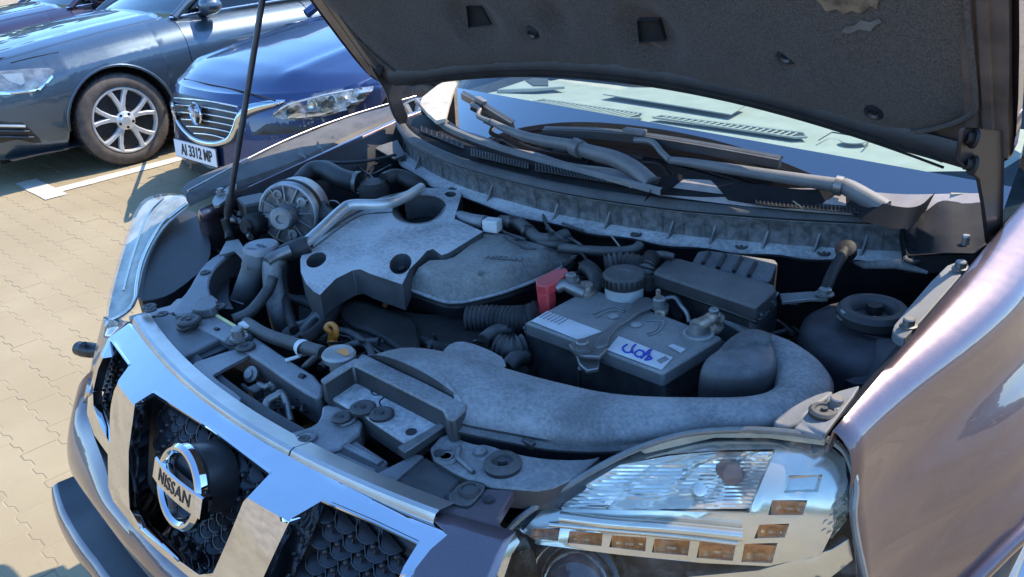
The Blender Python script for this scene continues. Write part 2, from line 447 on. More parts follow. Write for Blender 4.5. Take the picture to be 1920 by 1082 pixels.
# ------------------------------------------------------------------ sedans in the next stalls
AUD_PAINT = mat('steel_blue_metallic_paint', (.06, .088, .115), .38, .7, 1, .02, var=.05, flake=.2)
DRK_PAINT = mat('dark_plum_metallic_paint', (.035, .025, .045), .3, .5, 1, .03, var=.05, flake=.2)
MAZ_PAINT = mat('deep_blue_metallic_paint', (.017, .034, .10), .3, .6, 1, .02, var=.05, flake=.25)
TYRE = mat('grey_dusty_tyre', (.085, .068, .056), .85, var=.3, vs=14, bump=.4, bs=120)
TREAD = mat('tyre_tread_rubber', (.018, .017, .017), .85, var=.3, bump=.4, bs=120)
ALLOY = mat('silver_alloy', (.66, .66, .64), .35, .5, var=.06)
CARGL = glass('car_side_glass', (.10, .14, .15), 1.6)
WINDG = glass('car_windscreen_glass', (.35, .5, .5), 1.5)
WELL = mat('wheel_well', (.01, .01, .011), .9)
CABIN = mat('cabin_trim', (.10, .11, .11), .8)
def wheel(par, c, R, Rr, side=1, label=None, y_spokes=5):
    """one road wheel: axis along X, outer face towards +X*side"""
    w = mk('wheel', *tube_vf([(c[0] - side * .21, c[1], c[2]), (c[0] - side * .03, c[1], c[2])], Rr * .9, 20), DARK, parent=par, label=label)
    ax = (side, 0, 0)
    pr = [(Rr * 1.0, -.20), (R * .93, -.205), (R * .985, -.19), (R, -.165), (R, -.05), (R * .985, -.028), (R * .95, -.012), (R * .87, .0), (R * .78, .002), (Rr * 1.04, -.008), (Rr * 1.0, -.016)]
    lathe('tyre', pr, c, TYRE, ax, n=64, parent=w, sm=50)
    V, Fc = [], []
    for k in range(58):
        for xx, sh in ((-.045, 0), (-.085, .03), (-.125, 0), (-.165, .03)):
            a = 2 * math.pi * k / 58 + sh; u = np.array([0, math.cos(a), math.sin(a)]); v = np.array([0, -math.sin(a), math.cos(a)])
            b = len(V)
            for dr in (-.004, .004):
                for dx in (-.015, .015):
                    for dt in (-.012, .012): V.append(np.array(c) + np.array([side * (xx + dx), 0, 0]) + u * (R + dr) + v * dt)
            Fc += [tuple(b + i for i in f) for f in ((4, 5, 7, 6), (0, 4, 6, 2), (1, 3, 7, 5), (0, 1, 5, 4), (2, 6, 7, 3))]
    mk('tread_blocks', V, Fc, TREAD, parent=w, sm=0)
    lathe('rim', [(Rr * .90, -.10), (Rr * .91, -.05), (Rr * .93, -.02), (Rr * .965, -.004), (Rr * 1.0, -.004), (Rr * 1.02, -.012), (Rr * 1.0, -.03), (Rr * .94, -.12)], c, ALLOY, ax, n=56, parent=w)
    lathe('brake_disc', [(.02, -.085), (Rr * .7, -.085), (Rr * .7, -.10), (.02, -.10)], c, STEEL, ax, n=40, parent=w)
    def spoke(a0, a1):
        V = []
        for r, wd, h in ((.035, .024, -.002), (Rr * .45, .021, -.008), (Rr * .75, .019, -.007), (Rr * .95, .022, -.004)):
            a = a0 + (a1 - a0) * (r - .035) / (Rr * .95 - .035)
            u = np.array([0, math.cos(a), math.sin(a)]); v = np.array([0, -math.sin(a), math.cos(a)])
            for dx, k in ((0, -.6), (0, .6), (-.03, 1), (-.03, -1)): V.append(np.array(c) + np.array([side * (h + dx), 0, 0]) + u * r + v * wd * k)
        Fc = [(4 * i + k, 4 * i + (k + 1) % 4, 4 * i + 4 + (k + 1) % 4, 4 * i + 4 + k) for i in range(3) for k in range(4)]
        mk('spoke', V, Fc, ALLOY, parent=w, bev=.003)
    for i in range(y_spokes):
        a = 2 * math.pi * i / y_spokes + .32
        spoke(a, a + .27); spoke(a, a - .27)
    lathe('hub_cap', [(.066, -.03), (.066, -.004), (.056, .002), (.034, .004), (.03, .008), (.0, .009)], c, ALLOY, ax, n=32, parent=w)
    for i in range(5):
        a = 2 * math.pi * i / 5 + .95
        lathe('wheel_bolt', [(.0105, -.002), (.0105, .0045), (.006, .0055), (0, .0055)], np.array(c) + np.array([0, math.cos(a) * .050, math.sin(a) * .050]), DARK, ax, n=10, parent=w)
    return w
def arch_low(y, yc, zc, ra, zlow):
    d = abs(y - yc)
    return max(zlow, zc + math.sqrt(ra * ra - d * d)) if d < ra else zlow
def sedan(root, ox, oy, PM, detail=True):
    """four-door saloon, nose towards -Y; (ox, oy) shifts it from the stall beside the hatchback"""
    XC = -6.13
    py_ = [1.02, 1.10, 1.22, 1.36, 1.55, 1.8, 2.1, 5.0, 5.5, 5.75]; px_ = [-5.78, -5.60, -5.43, -5.325, -5.255, -5.212, -5.20, -5.20, -5.26, -5.45]
    zy = [1.02, 1.12, 1.25, 1.5, 1.8, 2.2, 2.7, 5.0, 5.75]; zz = [.66, .72, .775, .835, .88, .925, .965, .97, .95]
    pz = [.20, .28, .40, .52, .64, .74, .79, .803, .815, .85, .885, .915, .935, .95]
    pd = [-.07, -.025, -.005, 0, 0, -.008, -.016, -.020, -.034, -.060, -.095, -.145, -.19, -.24]
    def sx(y, z):
        h = interp(y, zy, zz); q = .2 + (z - .2) * .75 / (h - .2)
        return interp(y, py_, px_) + interp(q, pz, pd)
    YC, ZC, RA = 2.09, .335, .385; YR = 4.93
    def low(y):
        a = arch_low(y, YC, ZC, RA, .20); b = arch_low(y, YR, ZC, RA, .20); return max(a, b)
    def section(y, n=22):
        h = interp(y, zy, zz); lo = low(y); r = []
        for i in range(n + 1):
            s = i / n; q = lo + (h - lo) * s
            r.append((sx(y, q) + ox, y + oy, q))
        return r
    def ys(a, b, st):
        base = list(np.arange(a, b, st)) + [b]
        for c in (YC, YR):
            for k in range(0, 25):
                v = c + RA * math.cos(math.pi * k / 24) * .9999
                if a < v < b: base.append(v)
        return sorted(set(round(v, 4) for v in base))
    def mir(rows): return [[(2 * (XC + ox) - p[0], p[1], p[2]) for p in r] for r in rows]
    R1 = [section(y) for y in ys(1.02, 2.674, .06)]; R2 = [section(y) for y in ys(2.679, 3.78, .1)]; R3 = [section(y) for y in ys(3.79, 5.75, .1)]
    loft('front_fender', R1, PM, parent=root); loft('front_fender', mir(R1), PM, parent=root)
    d1 = loft('front_door', R2, PM, parent=root); tube('door_gap', [(sx(2.677, z) + ox - .012, 2.677 + oy, z) for z in np.linspace(.24, .95, 12)], .007, WELL, k=0, parent=root); loft('front_door', mir(R2), PM, parent=root)
    loft('rear_quarter', R3, PM, parent=root); loft('rear_quarter', mir(R3), PM, parent=root)
    tube('door_handle', [(-5.20 + ox, 3.52 + oy, .80), (-5.165 + ox, 3.58 + oy, .803), (-5.165 + ox, 3.68 + oy, .803), (-5.20 + ox, 3.74 + oy, .80)], .011, PM, parent=d1)
    def hood_row(y):
        h = interp(y, zy, zz); e = sx(y, h) + ox; xc = XC + ox; r = []
        for i in range(25):
            s = i / 24; x = e + (2 * xc - 2 * e) * s; k = abs(x - xc) / abs(e - xc)
            zc = h + .045 * (1 - k ** 2.2) - (.012 if k > .93 else 0) * (k - .93) / .07
            if .62 < k < .8: zc += .010 * math.sin((k - .62) / .18 * math.pi)
            r.append((x, y + oy, zc))
        return r
    loft('bonnet', [hood_row(y) for y in np.arange(1.03, 2.69, .06)], PM, parent=root, solid=.012)
    # nose face
    rows = []
    for z in np.linspace(.2, .66, 10):
        r = []
        for i in range(21):
            s = i / 20; e = sx(1.02, z) + ox; x = e + 2 * (XC + ox - e) * s; k = abs(x - XC - ox) / .35
            r.append((x, 1.02 - .06 * (1 - min(k, 1) ** 2) + oy, z))
        rows.append(r)
    loft('front_bumper', rows, PM, parent=root)
    # wheel housings and wheels
    for yc in (YC, YR):
        for sd, xx in ((1, -5.20 + ox), (-1, 2 * XC + 5.20 + ox)):
            rows = []
            for k in range(25):
                a = math.pi * k / 24
                rows.append([(xx - sd * .012, yc + oy + RA * math.cos(a), ZC + RA * math.sin(a)), (xx - sd * .33, yc + oy + RA * math.cos(a), ZC + RA * math.sin(a))])
            rows = [[(p[0], p[1], p[2]) for p in r] for r in rows]
            loft('wheel_arch_liner', rows, WELL, parent=root)
            if sd > 0:
                ar = []
                for k in range(25):
                    a = math.pi * k / 24; yy = yc + RA * math.cos(a); q = ZC + RA * math.sin(a); ar.append((sx(yy, max(q, .21)) + ox + .003, yy + oy, q))
                tube('wheel_arch_lip', ar, .011, PM, k=0, parent=root)
            wheel(root, (xx - sd * .005, yc + oy, .33), .33, .232, sd)
    mk('inner_well', [(xx, y + oy, z) for xx in (-5.56 + ox,) for y, z in ((1.3, .15), (5.5, .15), (5.5, .85), (1.3, .85))], [(0, 1, 2, 3)], WELL, parent=root)
    mk('underbody', [(-5.24 + ox, 1.3 + oy, .22), (-7.0 + ox, 1.3 + oy, .22), (-7.0 + ox, 5.5 + oy, .22), (-5.24 + ox, 5.5 + oy, .22)], [(0, 1, 2, 3)], WELL, parent=root)
    # cabin
    xc = XC + ox
    def g(x, y, z): return (x, y + oy, z)
    def glassrow(y, z, w): return [g(xc + w * (1 - 2 * i / 12), y - .10 * (1 - (1 - 2 * i / 12) ** 2), z) for i in range(13)]
    loft('windscreen', [glassrow(2.72 + .78 * s, .985 + .40 * s - .03 * s * s, .70 - .14 * s) for s in np.linspace(0, 1, 7)], WINDG, parent=root)
    loft('roof', [glassrow(3.50 + 1.5 * s, 1.355 + .07 * math.sin(s * 3.14), .56 - .02 * s) for s in np.linspace(0, 1, 9)], PM, parent=root, solid=.02)
    loft('rear_window', [glassrow(5.0 + .6 * s, 1.355 - .40 * s, .54 + .12 * s) for s in np.linspace(0, 1, 5)], CARGL, parent=root)
    loft('boot_lid', [glassrow(5.55 + .2 * s, .97 - .03 * s, .66) for s in np.linspace(0, 1, 3)], PM, parent=root)
    for sd in (1, -1):
        def sp(y, z, w): return g(xc + sd * w, y, z)
        tube('windscreen_pillar', [sp(2.70, .955, .735), sp(3.1, 1.20, .66), sp(3.5, 1.37, .575), sp(4.3, 1.425, .555)], .032, PM, parent=root)
        V = [sp(2.80, .965, .728), sp(3.78, .975, .735), sp(4.9, .985, .73), sp(4.75, 1.30, .60), sp(4.2, 1.40, .575), sp(3.52, 1.37, .59), sp(3.15, 1.20, .655)]
        mk('side_window', V, [tuple(range(7))], CARGL, parent=root)
        tube('window_trim', [sp(2.66, .962, .742), sp(3.78, .975, .75), sp(4.95, .985, .745)], .010, CHROME, parent=root)
        b = sp(2.93, .985, .735)
        mm = lathe('door_mirror', [(.0, -.075), (.06, -.07), (.085, -.03), (.088, .0), (.075, .045), (.035, .07), (0, .075)], (b[0] + sd * .135, b[1], b[2] + .035), PM, (0, -1, 0), n=20, sx=1.25, sy=.78, parent=root)
        tube('mirror_arm', [(b[0] - sd * .02, b[1], b[2] - .025), (b[0] + sd * .06, b[1], b[2] - .02)], .026, BLKC, k=2, parent=mm)
    mk('dashboard', [sp_ for sp_ in (g(xc - .68, 2.75, .93), g(xc + .68, 2.75, .93), g(xc + .66, 3.35, .90), g(xc - .66, 3.35, .90))], [(0, 1, 2, 3)], CABIN, parent=root)
    box('seat_back', (xc + .36, 4.0 + oy, .85), (.5, .18, .75), CABIN, parent=root, bev=.06)
    box('seat_back', (xc - .36, 4.0 + oy, .85), (.5, .18, .75), CABIN, parent=root, bev=.06)
    return sx
AU = empty('sedan', (-6.13, 3.3, 0), 'steel blue saloon with silver alloy wheel parked furthest left of the two blue cars', 'car', 'cars parked in the neighbouring stalls')
AU.location = (0, 0, 0)
sxA = sedan(AU, 0, 0, AUD_PAINT)
def audp(off=.006): return lambda a, b: Us(a, b, lambda p: p[0] - (sxA(p[1], p[2]) + off), 3.5, 9.5, 90)
HLI = mat('lamp_inside_grey', (.24, .26, .28), .25, .5, 1, .02, var=.4, vs=12)
hl = patch('headlight', [(-60, 138), (0, 133), (60, 128), (103, 127), (98, 142), (74, 166), (40, 171), (0, 172), (-60, 172)], HLI, mp=audp(.004), rnd=1, sp=14, parent=AU)
patch('lamp_bezel', [(2, 139), (42, 137), (47, 155), (40, 160), (16, 152)], CHROMED, mp=audp(.009), parent=hl, sp=10)
patch('lamp_lower_trim', [(0, 172), (70, 167), (98, 140), (100, 145), (74, 172), (20, 177), (0, 178)], CHROME, mp=audp(.010), parent=hl, sp=10)
patch('lens', [(-60, 138), (0, 133), (60, 128), (103, 127), (98, 142), (74, 166), (40, 171), (0, 172), (-60, 172)], LENS, mp=audp(.014), rnd=1, sp=14, parent=hl)
it = patch('air_intake', [(-70, 226), (0, 228), (42, 230), (72, 258), (78, 268), (0, 268), (-70, 262)], BLKC, mp=audp(.005), sp=14, parent=AU)
for k, yy in enumerate((236, 246, 257)):
    tube('intake_blade', [audp(.02)(a, yy + a * .02) for a in (-60, -20, 20, 48 + k * 8)], .010, BLK if k else CHROMED, parent=it, k=3)
tube('bonnet_gap', [audp(.001)(a, b) for a, b in ((20, 118), (60, 108), (110, 98))], .003, WELL, parent=AU)
tube('fender_gap', [audp(-.002)(a, b) for a, b in ((72, 168), (70, 180))], .002, WELL, parent=AU)
# the dark car behind it: the same kind of body one stall further on
DK = empty('sedan', (0, 0, 0), 'dark plum car at the top left corner, behind the steel blue saloon', 'car', 'cars parked in the neighbouring stalls')
sedan(DK, -2.42, .1, DRK_PAINT)
# ------------------------------------------------------------------ deep blue hatchback
MZ = empty('hatchback', (0, 0, 0), 'deep blue car with chrome winged grille parked next to the open engine bay', 'car', 'cars parked in the neighbouring stalls')
PARENT[0] = MZ
MXC = -3.72
def myn(dx, z):
    return 1.895 + .53 * abs(dx / .92) ** 2.7 + interp(z, [.12, .2, .28, .36, .5, .60, .66, .70, .74], [.10, .05, .0, .01, .03, .05, .075, .11, .17])
def mhood(x, y):
    dx = abs(x - MXC)
    return interp(y, [1.95, 2.02, 2.12, 2.3, 2.5, 2.7, 3.1, 3.4], [.67, .705, .755, .815, .85, .88, .93, .955]) - .13 * (dx / .9) ** 3.2
def mside(y, z): return MXC + .955 - .10 * max(0, (2.75 - y) / .5) ** 2 + interp(z, [.15, .25, .4, .55, .68, .74, .80, .86], [-.06, -.02, 0, .0, -.01, -.03, -.08, -.16])
rows = []
for z in list(np.linspace(.12, .70, 20)):
    rows.append([(MXC + .94 * s, myn(.94 * s, z), z) for s in np.linspace(-1, 1, 61)])
loft('front_bumper', rows, MAZ_PAINT)
rows = []
for k in range(40):
    r = []
    for s in np.linspace(-1, 1, 41):
        dx = .94 * s; y0 = myn(dx, .70); yy = y0 + (3.42 - y0) * (k / 39) ** 1.25
        add = .016 * math.exp(-((abs(s) - .62) / .06) ** 2) * min(1, k / 8)
        w = min(1, (yy - y0) / .16); w = w * (2 - w)
        r.append((MXC + dx, yy, .70 + (mhood(MXC + dx, yy) + add - .70) * w))
    rows.append(r)
loft('bonnet', rows, MAZ_PAINT)
YC2 = 2.86
for sd in (1, -1):
    R = []
    for y in sorted(list(np.arange(2.40, 4.9, .1)) + [YC2 + .375 * math.cos(math.pi * k / 20) for k in range(21)]):
        lo = arch_low(y, YC2, .33, .375, .18); hi = mhood(MXC + .88, min(y, 3.4)) + (.02 if y > 3.4 else 0)
        R.append([(MXC + sd * (mside(y, lo + (hi - lo) * i / 14) - MXC), y, lo + (hi - lo) * i / 14) for i in range(15)])
    loft('fender', R, MAZ_PAINT, solid=.015)
    wheel(MZ, (MXC + sd * .915, YC2, .33), .33, .235, sd)
    tube('windscreen_pillar', [(MXC + sd * .80, 3.3, .93), (MXC + sd * .68, 3.8, 1.2), (MXC + sd * .58, 4.2, 1.36)], .035, MAZ_PAINT)
    lathe('door_mirror', [(0, -.07), (.06, -.065), (.085, 0), (.06, .05), (0, .065)], (MXC + sd * 1.0, 3.75, 1.02), MAZ_PAINT, (0, -1, 0), n=18, sx=1.2, sy=.75)
loft('windscreen', [[(MXC + (.76 - .17 * s) * q, 3.25 + .95 * s + .12 * q * q, .95 + .42 * s) for q in np.linspace(-1, 1, 11)] for s in np.linspace(0, 1, 6)], WINDG)
loft('roof', [[(MXC + .58 * q, 4.2 + 1.2 * s, 1.37 + .06 * math.sin(3 * s) - .02 * q * q) for q in np.linspace(-1, 1, 9)] for s in np.linspace(0, 1, 6)], MAZ_PAINT, solid=.02)
mk('underbody', [(MXC - .85, 2.2, .2), (MXC + .85, 2.2, .2), (MXC + .85, 4.8, .2), (MXC - .85, 4.8, .2)], [(0, 1, 2, 3)], WELL)
def mzp(off): return lambda a, b: Us(a, b, lambda p: p[1] - (myn(p[0] - MXC, p[2]) - off), 2.5, 8.5, 120)
gr = patch('grille', [(323, 172), (341, 176), (400, 188), (447, 203), (444, 230), (436, 252), (420, 262), (403, 267), (372, 262), (350, 245), (332, 218), (324, 195)], BLKC, mp=mzp(.004), rnd=1, sp=12, label='black slatted grille with winged emblem')
for k in range(6):
    y0 = 184 + k * 13.2; xl = (326, 329, 334, 341, 350, 364)[k]; xr = (446, 445, 444, 442, 438, 428)[k]
    pts = [mzp(.014)(xl + (xr - xl) * s, y0 + (16.5 - k * .9) * s + (-3 * math.sin(s * 3.14))) for s in np.linspace(0, 1, 7)]
    V, Fc = tube_vf(pts, .0045, 8); mk('grille_slat', V, Fc, CHROMED, parent=gr)
pts = catmull([mzp(.010)(a, b) for a, b in ((321, 172), (322, 192), (331, 222), (349, 248), (372, 264), (404, 270), (430, 262), (441, 243), (449, 222), (466, 207), (492, 199), (515, 194), (535, 189))], 6)
m_ = len(pts); rad = [interp(i / m_, [0, .3, .5, .62, .75, .9, 1], [.010, .018, .022, .022, .032, .022, .004]) for i in range(m_)]
V, Fc = tube_vf(pts, rad, 10); mk('grille_chrome_surround', V, Fc, CHROME)
ec = mzp(.03)(368, 214); 
em = lathe('emblem', [(.0, .0), (.066, .0), (.074, .008), (.078, .016), (.072, .022), (.064, .014), (0, .010)], ec + np.array([0, .012, 0]), CHROME, (-.05, -1, .12), n=36, sy=.86, label='round chrome winged emblem')
for sd in (1, -1):
    pts = [ec + np.array([sd * a, -.012, b]) for a, b in ((.0, -.012), (.018, .018), (.040, .030), (.064, .022))]
    tube('emblem_wing', pts, [.009] * 13 + [.007] * 6, CHROME, parent=em)
def mhz(x, y):
    dx = x - MXC; y0 = myn(dx, .70); w = min(1, max(0, (y - y0) / .16)); w = w * (2 - w)
    return .70 + (mhood(x, y) + .016 * math.exp(-((abs(dx / .9) - .62) / .06) ** 2) - .70) * w
tube('bonnet_gap', [Us(a, b, lambda p: p[2] - mhz(p[0], p[1]) - .001, 2.5, 8, 120) for a, b in ((345, 148), (390, 158), (440, 168), (490, 181), (516, 189))], .0045, WELL, n=6)
MLI = mat('lamp_inside_smoked', (.20, .20, .18), .25, .5, 1, .02, var=.5, vs=14)
MH = [(503, 218, .60), (520, 203, .635), (539, 189, .672), (598, 172, .70), (640, 165, .71), (674, 162, .715), (676, 170, .705), (660, 188, .675), (639, 206, .645), (612, 216, .625), (583, 222, .612), (545, 224, .602), (520, 223, .597)]
def mhl(off):
    f_ = shep(MH)
    return lambda a, b: U(a, b, f_(a, b)) + np.array([.25, -.9, .3]) * off
hlm = patch('headlight', MH, MLI, mp=mhl(-.02), rnd=1, sp=11, drop=.10, dvec=(-.3, 1, -.1), label='slim clear swept-back headlight')
patch('lens', MH, LENS, mp=mhl(.004), rnd=1, sp=11, parent=hlm)
patch('lamp_lower_reflector', [(512, 217), (560, 212), (630, 204), (600, 216), (560, 221), (525, 221)], mat('beige_reflector', (.5, .44, .33), .3, .5), mp=mhl(-.012), sp=12, parent=hlm)
lathe('lamp_projector', [(.0, -.004), (.02, .0), (.034, .006), (.037, .010), (.032, .012)], mhl(-.012)(585, 198), CHROMED, (0.3, -1, .1), n=24, parent=hlm)
lathe('lamp_projector', [(.0, -.004), (.018, .0), (.028, .006), (.031, .010), (.027, .012)], mhl(-.012)(622, 188), CHROMED, (0.3, -1, .1), n=24, parent=hlm)
tube('lamp_light_strip', [mhl(-.008)(a, b) for a, b in ((512, 214), (540, 196), (600, 180), (660, 168))], .006, CHROMED, parent=hlm)
patch('bumper_inlet', [(468, 254), (500, 232), (540, 236), (600, 236), (640, 228), (628, 240), (560, 250), (480, 254)], BLKC, mp=mzp(.003), sp=12)
patch('lower_lip', [(336, 300), (346, 296), (424, 318), (418, 326), (380, 330), (352, 318)], BLKC, mp=mzp(.012), sp=10)
# number plate
PLATEW = mat('plate_white', (.75, .76, .76), .35, var=.04); INK = mat('plate_black', (.01, .01, .012), .5); PLB = mat('plate_blue', (.02, .08, .4), .4); PLY = mat('plate_yellow', (.8, .6, .05), .4)
pc = np.array([-3.715, 1.925 - .03, .352]); ex = np.array([1, .02, 0]); ey = np.array([0, .10, 1.0]); nrm = np.array([0, -1, .1])
pl = box('number_plate', pc, (.52, .115, .008), BLKC, ex=ex, ey=ey, bev=.003, label='white number plate lettered AI 3312 MP')
pl2 = box('plate_face', pc + nrm * .005, (.506, .103, .004), PLATEW, ex=ex, ey=ey, bev=.001, parent=pl)
box('plate_flag_strip', pc + nrm * .0075 + np.array([-.230, 0, .014]), (.042, .070, .002), PLB, ex=ex, ey=ey, bev=0, parent=pl)
box('plate_flag_strip', pc + nrm * .0075 + np.array([-.230, 0, -.030]), (.042, .022, .002), PLY, ex=ex, ey=ey, bev=0, parent=pl)
text('plate_lettering', 'AI 3312 MP', .092, pc + nrm * .0085 + np.array([.022, 0, -.001]), ex, ey, INK, .0008, parent=pl, sx=.86, bold=.002)
# ------------------------------------------------------------------ the SUV with its bonnet up
CAR = empty('suv', (0, 0, 0), 'brown violet SUV with raised hood and open dusty engine bay', 'car')
PARENT[0] = CAR
SATIN = mat('satin_trim_strip', (.50, .47, .44), .25, .8, var=.08, dust=.2)
BOLT = lathe('bolt', [(1.45, 0), (1.45, .25), (1.0, .3), (.98, .95), (.8, 1.1), (0, 1.1)], (0, 0, 0), STEEL, n=10, parent=CAR, sm=30)
CLIP = lathe('trim_clip', [(1.5, 0), (1.5, .3), (1.25, .5), (.9, .52), (.8, .35), (.35, .35), (.3, .6), (0, .6)], (0, 0, 0), BLK, n=16, parent=CAR, sm=30)
_used = {}
def fit(src, p, r, h=None, parent=None, rot=None):
    k = src.name
    if k not in _used: _used[k] = 1; o = src
    else: o = src.copy(); COL.objects.link(o)
    o.parent = parent or CAR; o.location = tuple(p); o.scale = (r, r, h or r)
    o.rotation_euler = rot or (0, 0, random.uniform(0, 1))
    return o
def bolt(px, py, z, r=.009, h=None, parent=None, rot=None): return fit(BOLT, U(px, py, z), r, h, parent, rot)
def clip(px, py, z, r=.010, h=None, parent=None): return fit(CLIP, U(px, py, z), r, h, parent)
# --- painted bodywork
EY = [.50, .57, .79, 1.03, 1.20, 1.45]; EZ = [.985, 1.00, 1.03, 1.06, 1.082, 1.10]
def ez(y): return interp(y, EY, EZ)
FP = [(-.004, -.030), (-.003, -.014), (0, -.001), (.004, .001), (.020, -.0015), (.038, -.007), (.056, -.0145), (.066, -.0215), (.073, -.033), (.077, -.050), (.080, -.074), (.084, -.098), (.092, -.114), (.103, -.129), (.114, -.145), (.122, -.162), (.128, -.180), (.138, -.195), (.140, -.215), (.146, -.235), (.156, -.252), (.165, -.272), (.169, -.30), (.170, -.34), (.168, -.38), (.164, -.42), (.160, -.47), (.155, -.52)]
def kx(y):
    t = min(1, max(0, (y - .57) / .46)); return .36 + .66 * t * t * (3 - 2 * t)
YW, ZW, RW = 1.02, .37, .40
def fender_rows(sd):
    R = []
    for y in sorted(list(np.arange(.585, 1.515, .03)) + [YW + RW * math.cos(math.pi * k / 30) for k in range(31)]):
        lo = arch_low(y, YW, ZW, RW, .42 if y < 1 else .30)
        r = []
        for dx, dz in FP:
            x = .75 + dx * (kx(y) if dx > 0 else 1); z = ez(y) + dz - (.035 if sd < 0 else 0)
            z = max(z, lo)
            r.append((sd * x, y, z))
        R.append(r)
    return R
fl = loft('front_fender', fender_rows(1), PAINT, solid=.002, label='sunlit front fender with ground reflected along its crease', sm=60)
fr_ = loft('front_fender', fender_rows(-1), PAINT, solid=.012, label='far front fender seen edge on', sm=60)
def arch_pts(sd): return [(sd * (.75 + .168 * kx(YW + RW * math.cos(a)) + .004), YW + RW * math.cos(a), ZW + RW * math.sin(a)) for a in np.linspace(.1, math.pi - .1, 24)]
for sd in (1, -1):
    tube('wheel_arch_lip', arch_pts(sd), .012, PAINT, k=0)
    wheel(CAR, (sd * .885, YW, .36), .36, .245, sd)
    loft('wheel_arch_liner', [[(sd * .88, YW + RW * math.cos(a), ZW + RW * math.sin(a)), (sd * .60, YW + RW * math.cos(a), ZW + RW * math.sin(a))] for a in np.linspace(0, math.pi, 20)], WELL)
    rows = [[(sd * x, y, z) for x, z in ((.915, .30), (.925, .6), (.915, .9), (.87, 1.06), (.83, 1.12))] for y in np.arange(1.522, 3.4, .2)]
    loft('door', rows, PAINT, solid=.02, sm=60)
    mk('door_lining', [(sd * .80, 1.36, .35), (sd * .80, 3.3, .35), (sd * .80, 3.3, 1.10), (sd * .80, 1.36, 1.06)], [(0, 1, 2, 3)], CABIN)
    tube('windshield_pillar', [(sd * .735, 1.36, 1.10), (sd * .70, 1.62, 1.30), (sd * .64, 1.95, 1.52), (sd * .60, 2.25, 1.62), (sd * .58, 3.2, 1.68)], .036, PAINT, label=None)
    mk('side_window', [(sd * .82, 1.62, 1.13), (sd * .83, 3.3, 1.13), (sd * .64, 3.2, 1.62), (sd * .66, 2.25, 1.60), (sd * .74, 1.9, 1.40)], [(0, 1, 2, 3, 4)], CARGL)
loft('roof', [[(q * .60, 2.15 + 1.6 * s - .06 * (1 - q * q), 1.60 + .05 * math.sin(3 * s + .3) + .03 * (1 - q * q)) for q in np.linspace(-1, 1, 11)] for s in np.linspace(0, 1, 7)], PAINT, solid=.02)
# --- slam strip and bumper corners
def lipy(x): return .228 + .27 * x * x
def strip(x0, x1, m, dz=0):
    R = []
    for x in np.linspace(x0, x1, 24):
        y = lipy(x); R.append([(x, y + .030, .908 + dz), (x, y + .006, .913 + dz), (x, y + .000, .911 + dz), (x, y - .004, .905 + dz), (x, y - .008, .890 + dz), (x, y - .003, .886 + dz), (x, y + .03, .886 + dz)])
    return loft('grille_top_strip', R, m, sm=30, label=None)
strip(-.43, .172, SATIN); strip(.176, .424, SATIN, .0015)
# --- chrome grille
ZFO = .880
def yG(z): return .155 + 2.74 * (z - ZFO) if z > ZFO else .155 - .42 * (ZFO - z)
def gsurf(off=0): return lambda a, b: Us(a, b, lambda p: p[1] - (yG(p[2]) + .27 * p[0] ** 2 + off), .4, 3, 160)
HC = [(288, 735), (400, 806), (507, 887), (456, 941), (428, 1010), (405, 1062), (399, 1075), (373, 1078), (330, 1047), (265, 992), (243, 954), (241, 922), (241, 846), (253, 757)]
HR = [(605, 938), (700, 978), (784, 1018), (757, 1062), (737, 1110), (700, 1170), (466, 1180), (494, 1082), (520, 1025), (545, 973)]
HL = [(208, 636), (243, 684), (222, 713), (211, 744), (206, 783), (206, 832), (190, 802), (175, 760), (174, 735), (184, 692)]
GO = [(240, 607), (300, 672), (350, 723), (420, 782), (500, 833), (570, 870), (640, 906), (700, 937), (760, 967), (850, 1002), (812, 1030), (782, 1066), (760, 1120), (720, 1190), (560, 1215), (430, 1140), (354, 1082), (300, 1036), (253, 992), (212, 940), (203, 914), (202, 852), (176, 815), (163, 776), (165, 740), (178, 690), (203, 634)]
GRI = patch('grille_frame', GO, CHROME, mp=gsurf(), holes=[HC, HL, HR], cuts=[[PRJ((x, yG(ZFO) + .27 * x * x, ZFO))[:2] for x in np.linspace(-.40, .44, 30)]], sp=14, drop=.016, dvec=(0, .9, -.25), bev=.005, seg=3, bang=60, sm=32, label='chrome V shaped grille frame')
def gwall(name, fr, bk, m, back=.046):
    F_ = [gsurf(.002)(a, b) for a, b in catmull(fr, 6)]; B_ = [gsurf(back)(a, b) for a, b in catmull(bk, 6)]
    return loft(name, [[f, f + (b - f) * .5 + np.array([0, 0, -.003]), b] for f, b in zip(F_, B_)], m, sm=60, parent=GRI)
gwall('bar_side', [(253, 757), (243, 820), (241, 870), (241, 924)], [(287, 742), (282, 795), (279, 850), (277, 904)], CHROME)
gwall('lower_ledge', [(241, 922), (245, 956), (267, 993), (330, 1047), (373, 1077), (400, 1074)], [(277, 904), (284, 920), (302, 948), (338, 992), (386, 1034), (405, 1050)], CHROME)
gwall('bar_side', [(605, 938), (548, 972), (520, 1025), (494, 1082), (466, 1180)], [(608, 946), (585, 1003), (568, 1042), (548, 1086), (520, 1165)], CHROME)
gwall('lower_ledge', [(206, 830), (190, 802), (175, 760), (175, 735)], [(206, 794), (198, 774), (191, 748), (190, 728)], CHROME)
gwall('bar_side', [(206, 832), (206, 783), (211, 744), (222, 713), (243, 684)], [(209, 828), (208, 783), (213, 746), (224, 716), (245, 688)], CHROME, .03)
gwall('opening_top', [(288, 735), (400, 806), (507, 887)], [(289, 744), (400, 813), (505, 894)], DARK2, .04)
gwall('opening_top', [(605, 938), (700, 978), (784, 1018)], [(607, 944), (700, 984), (782, 1024)], DARK2, .04)
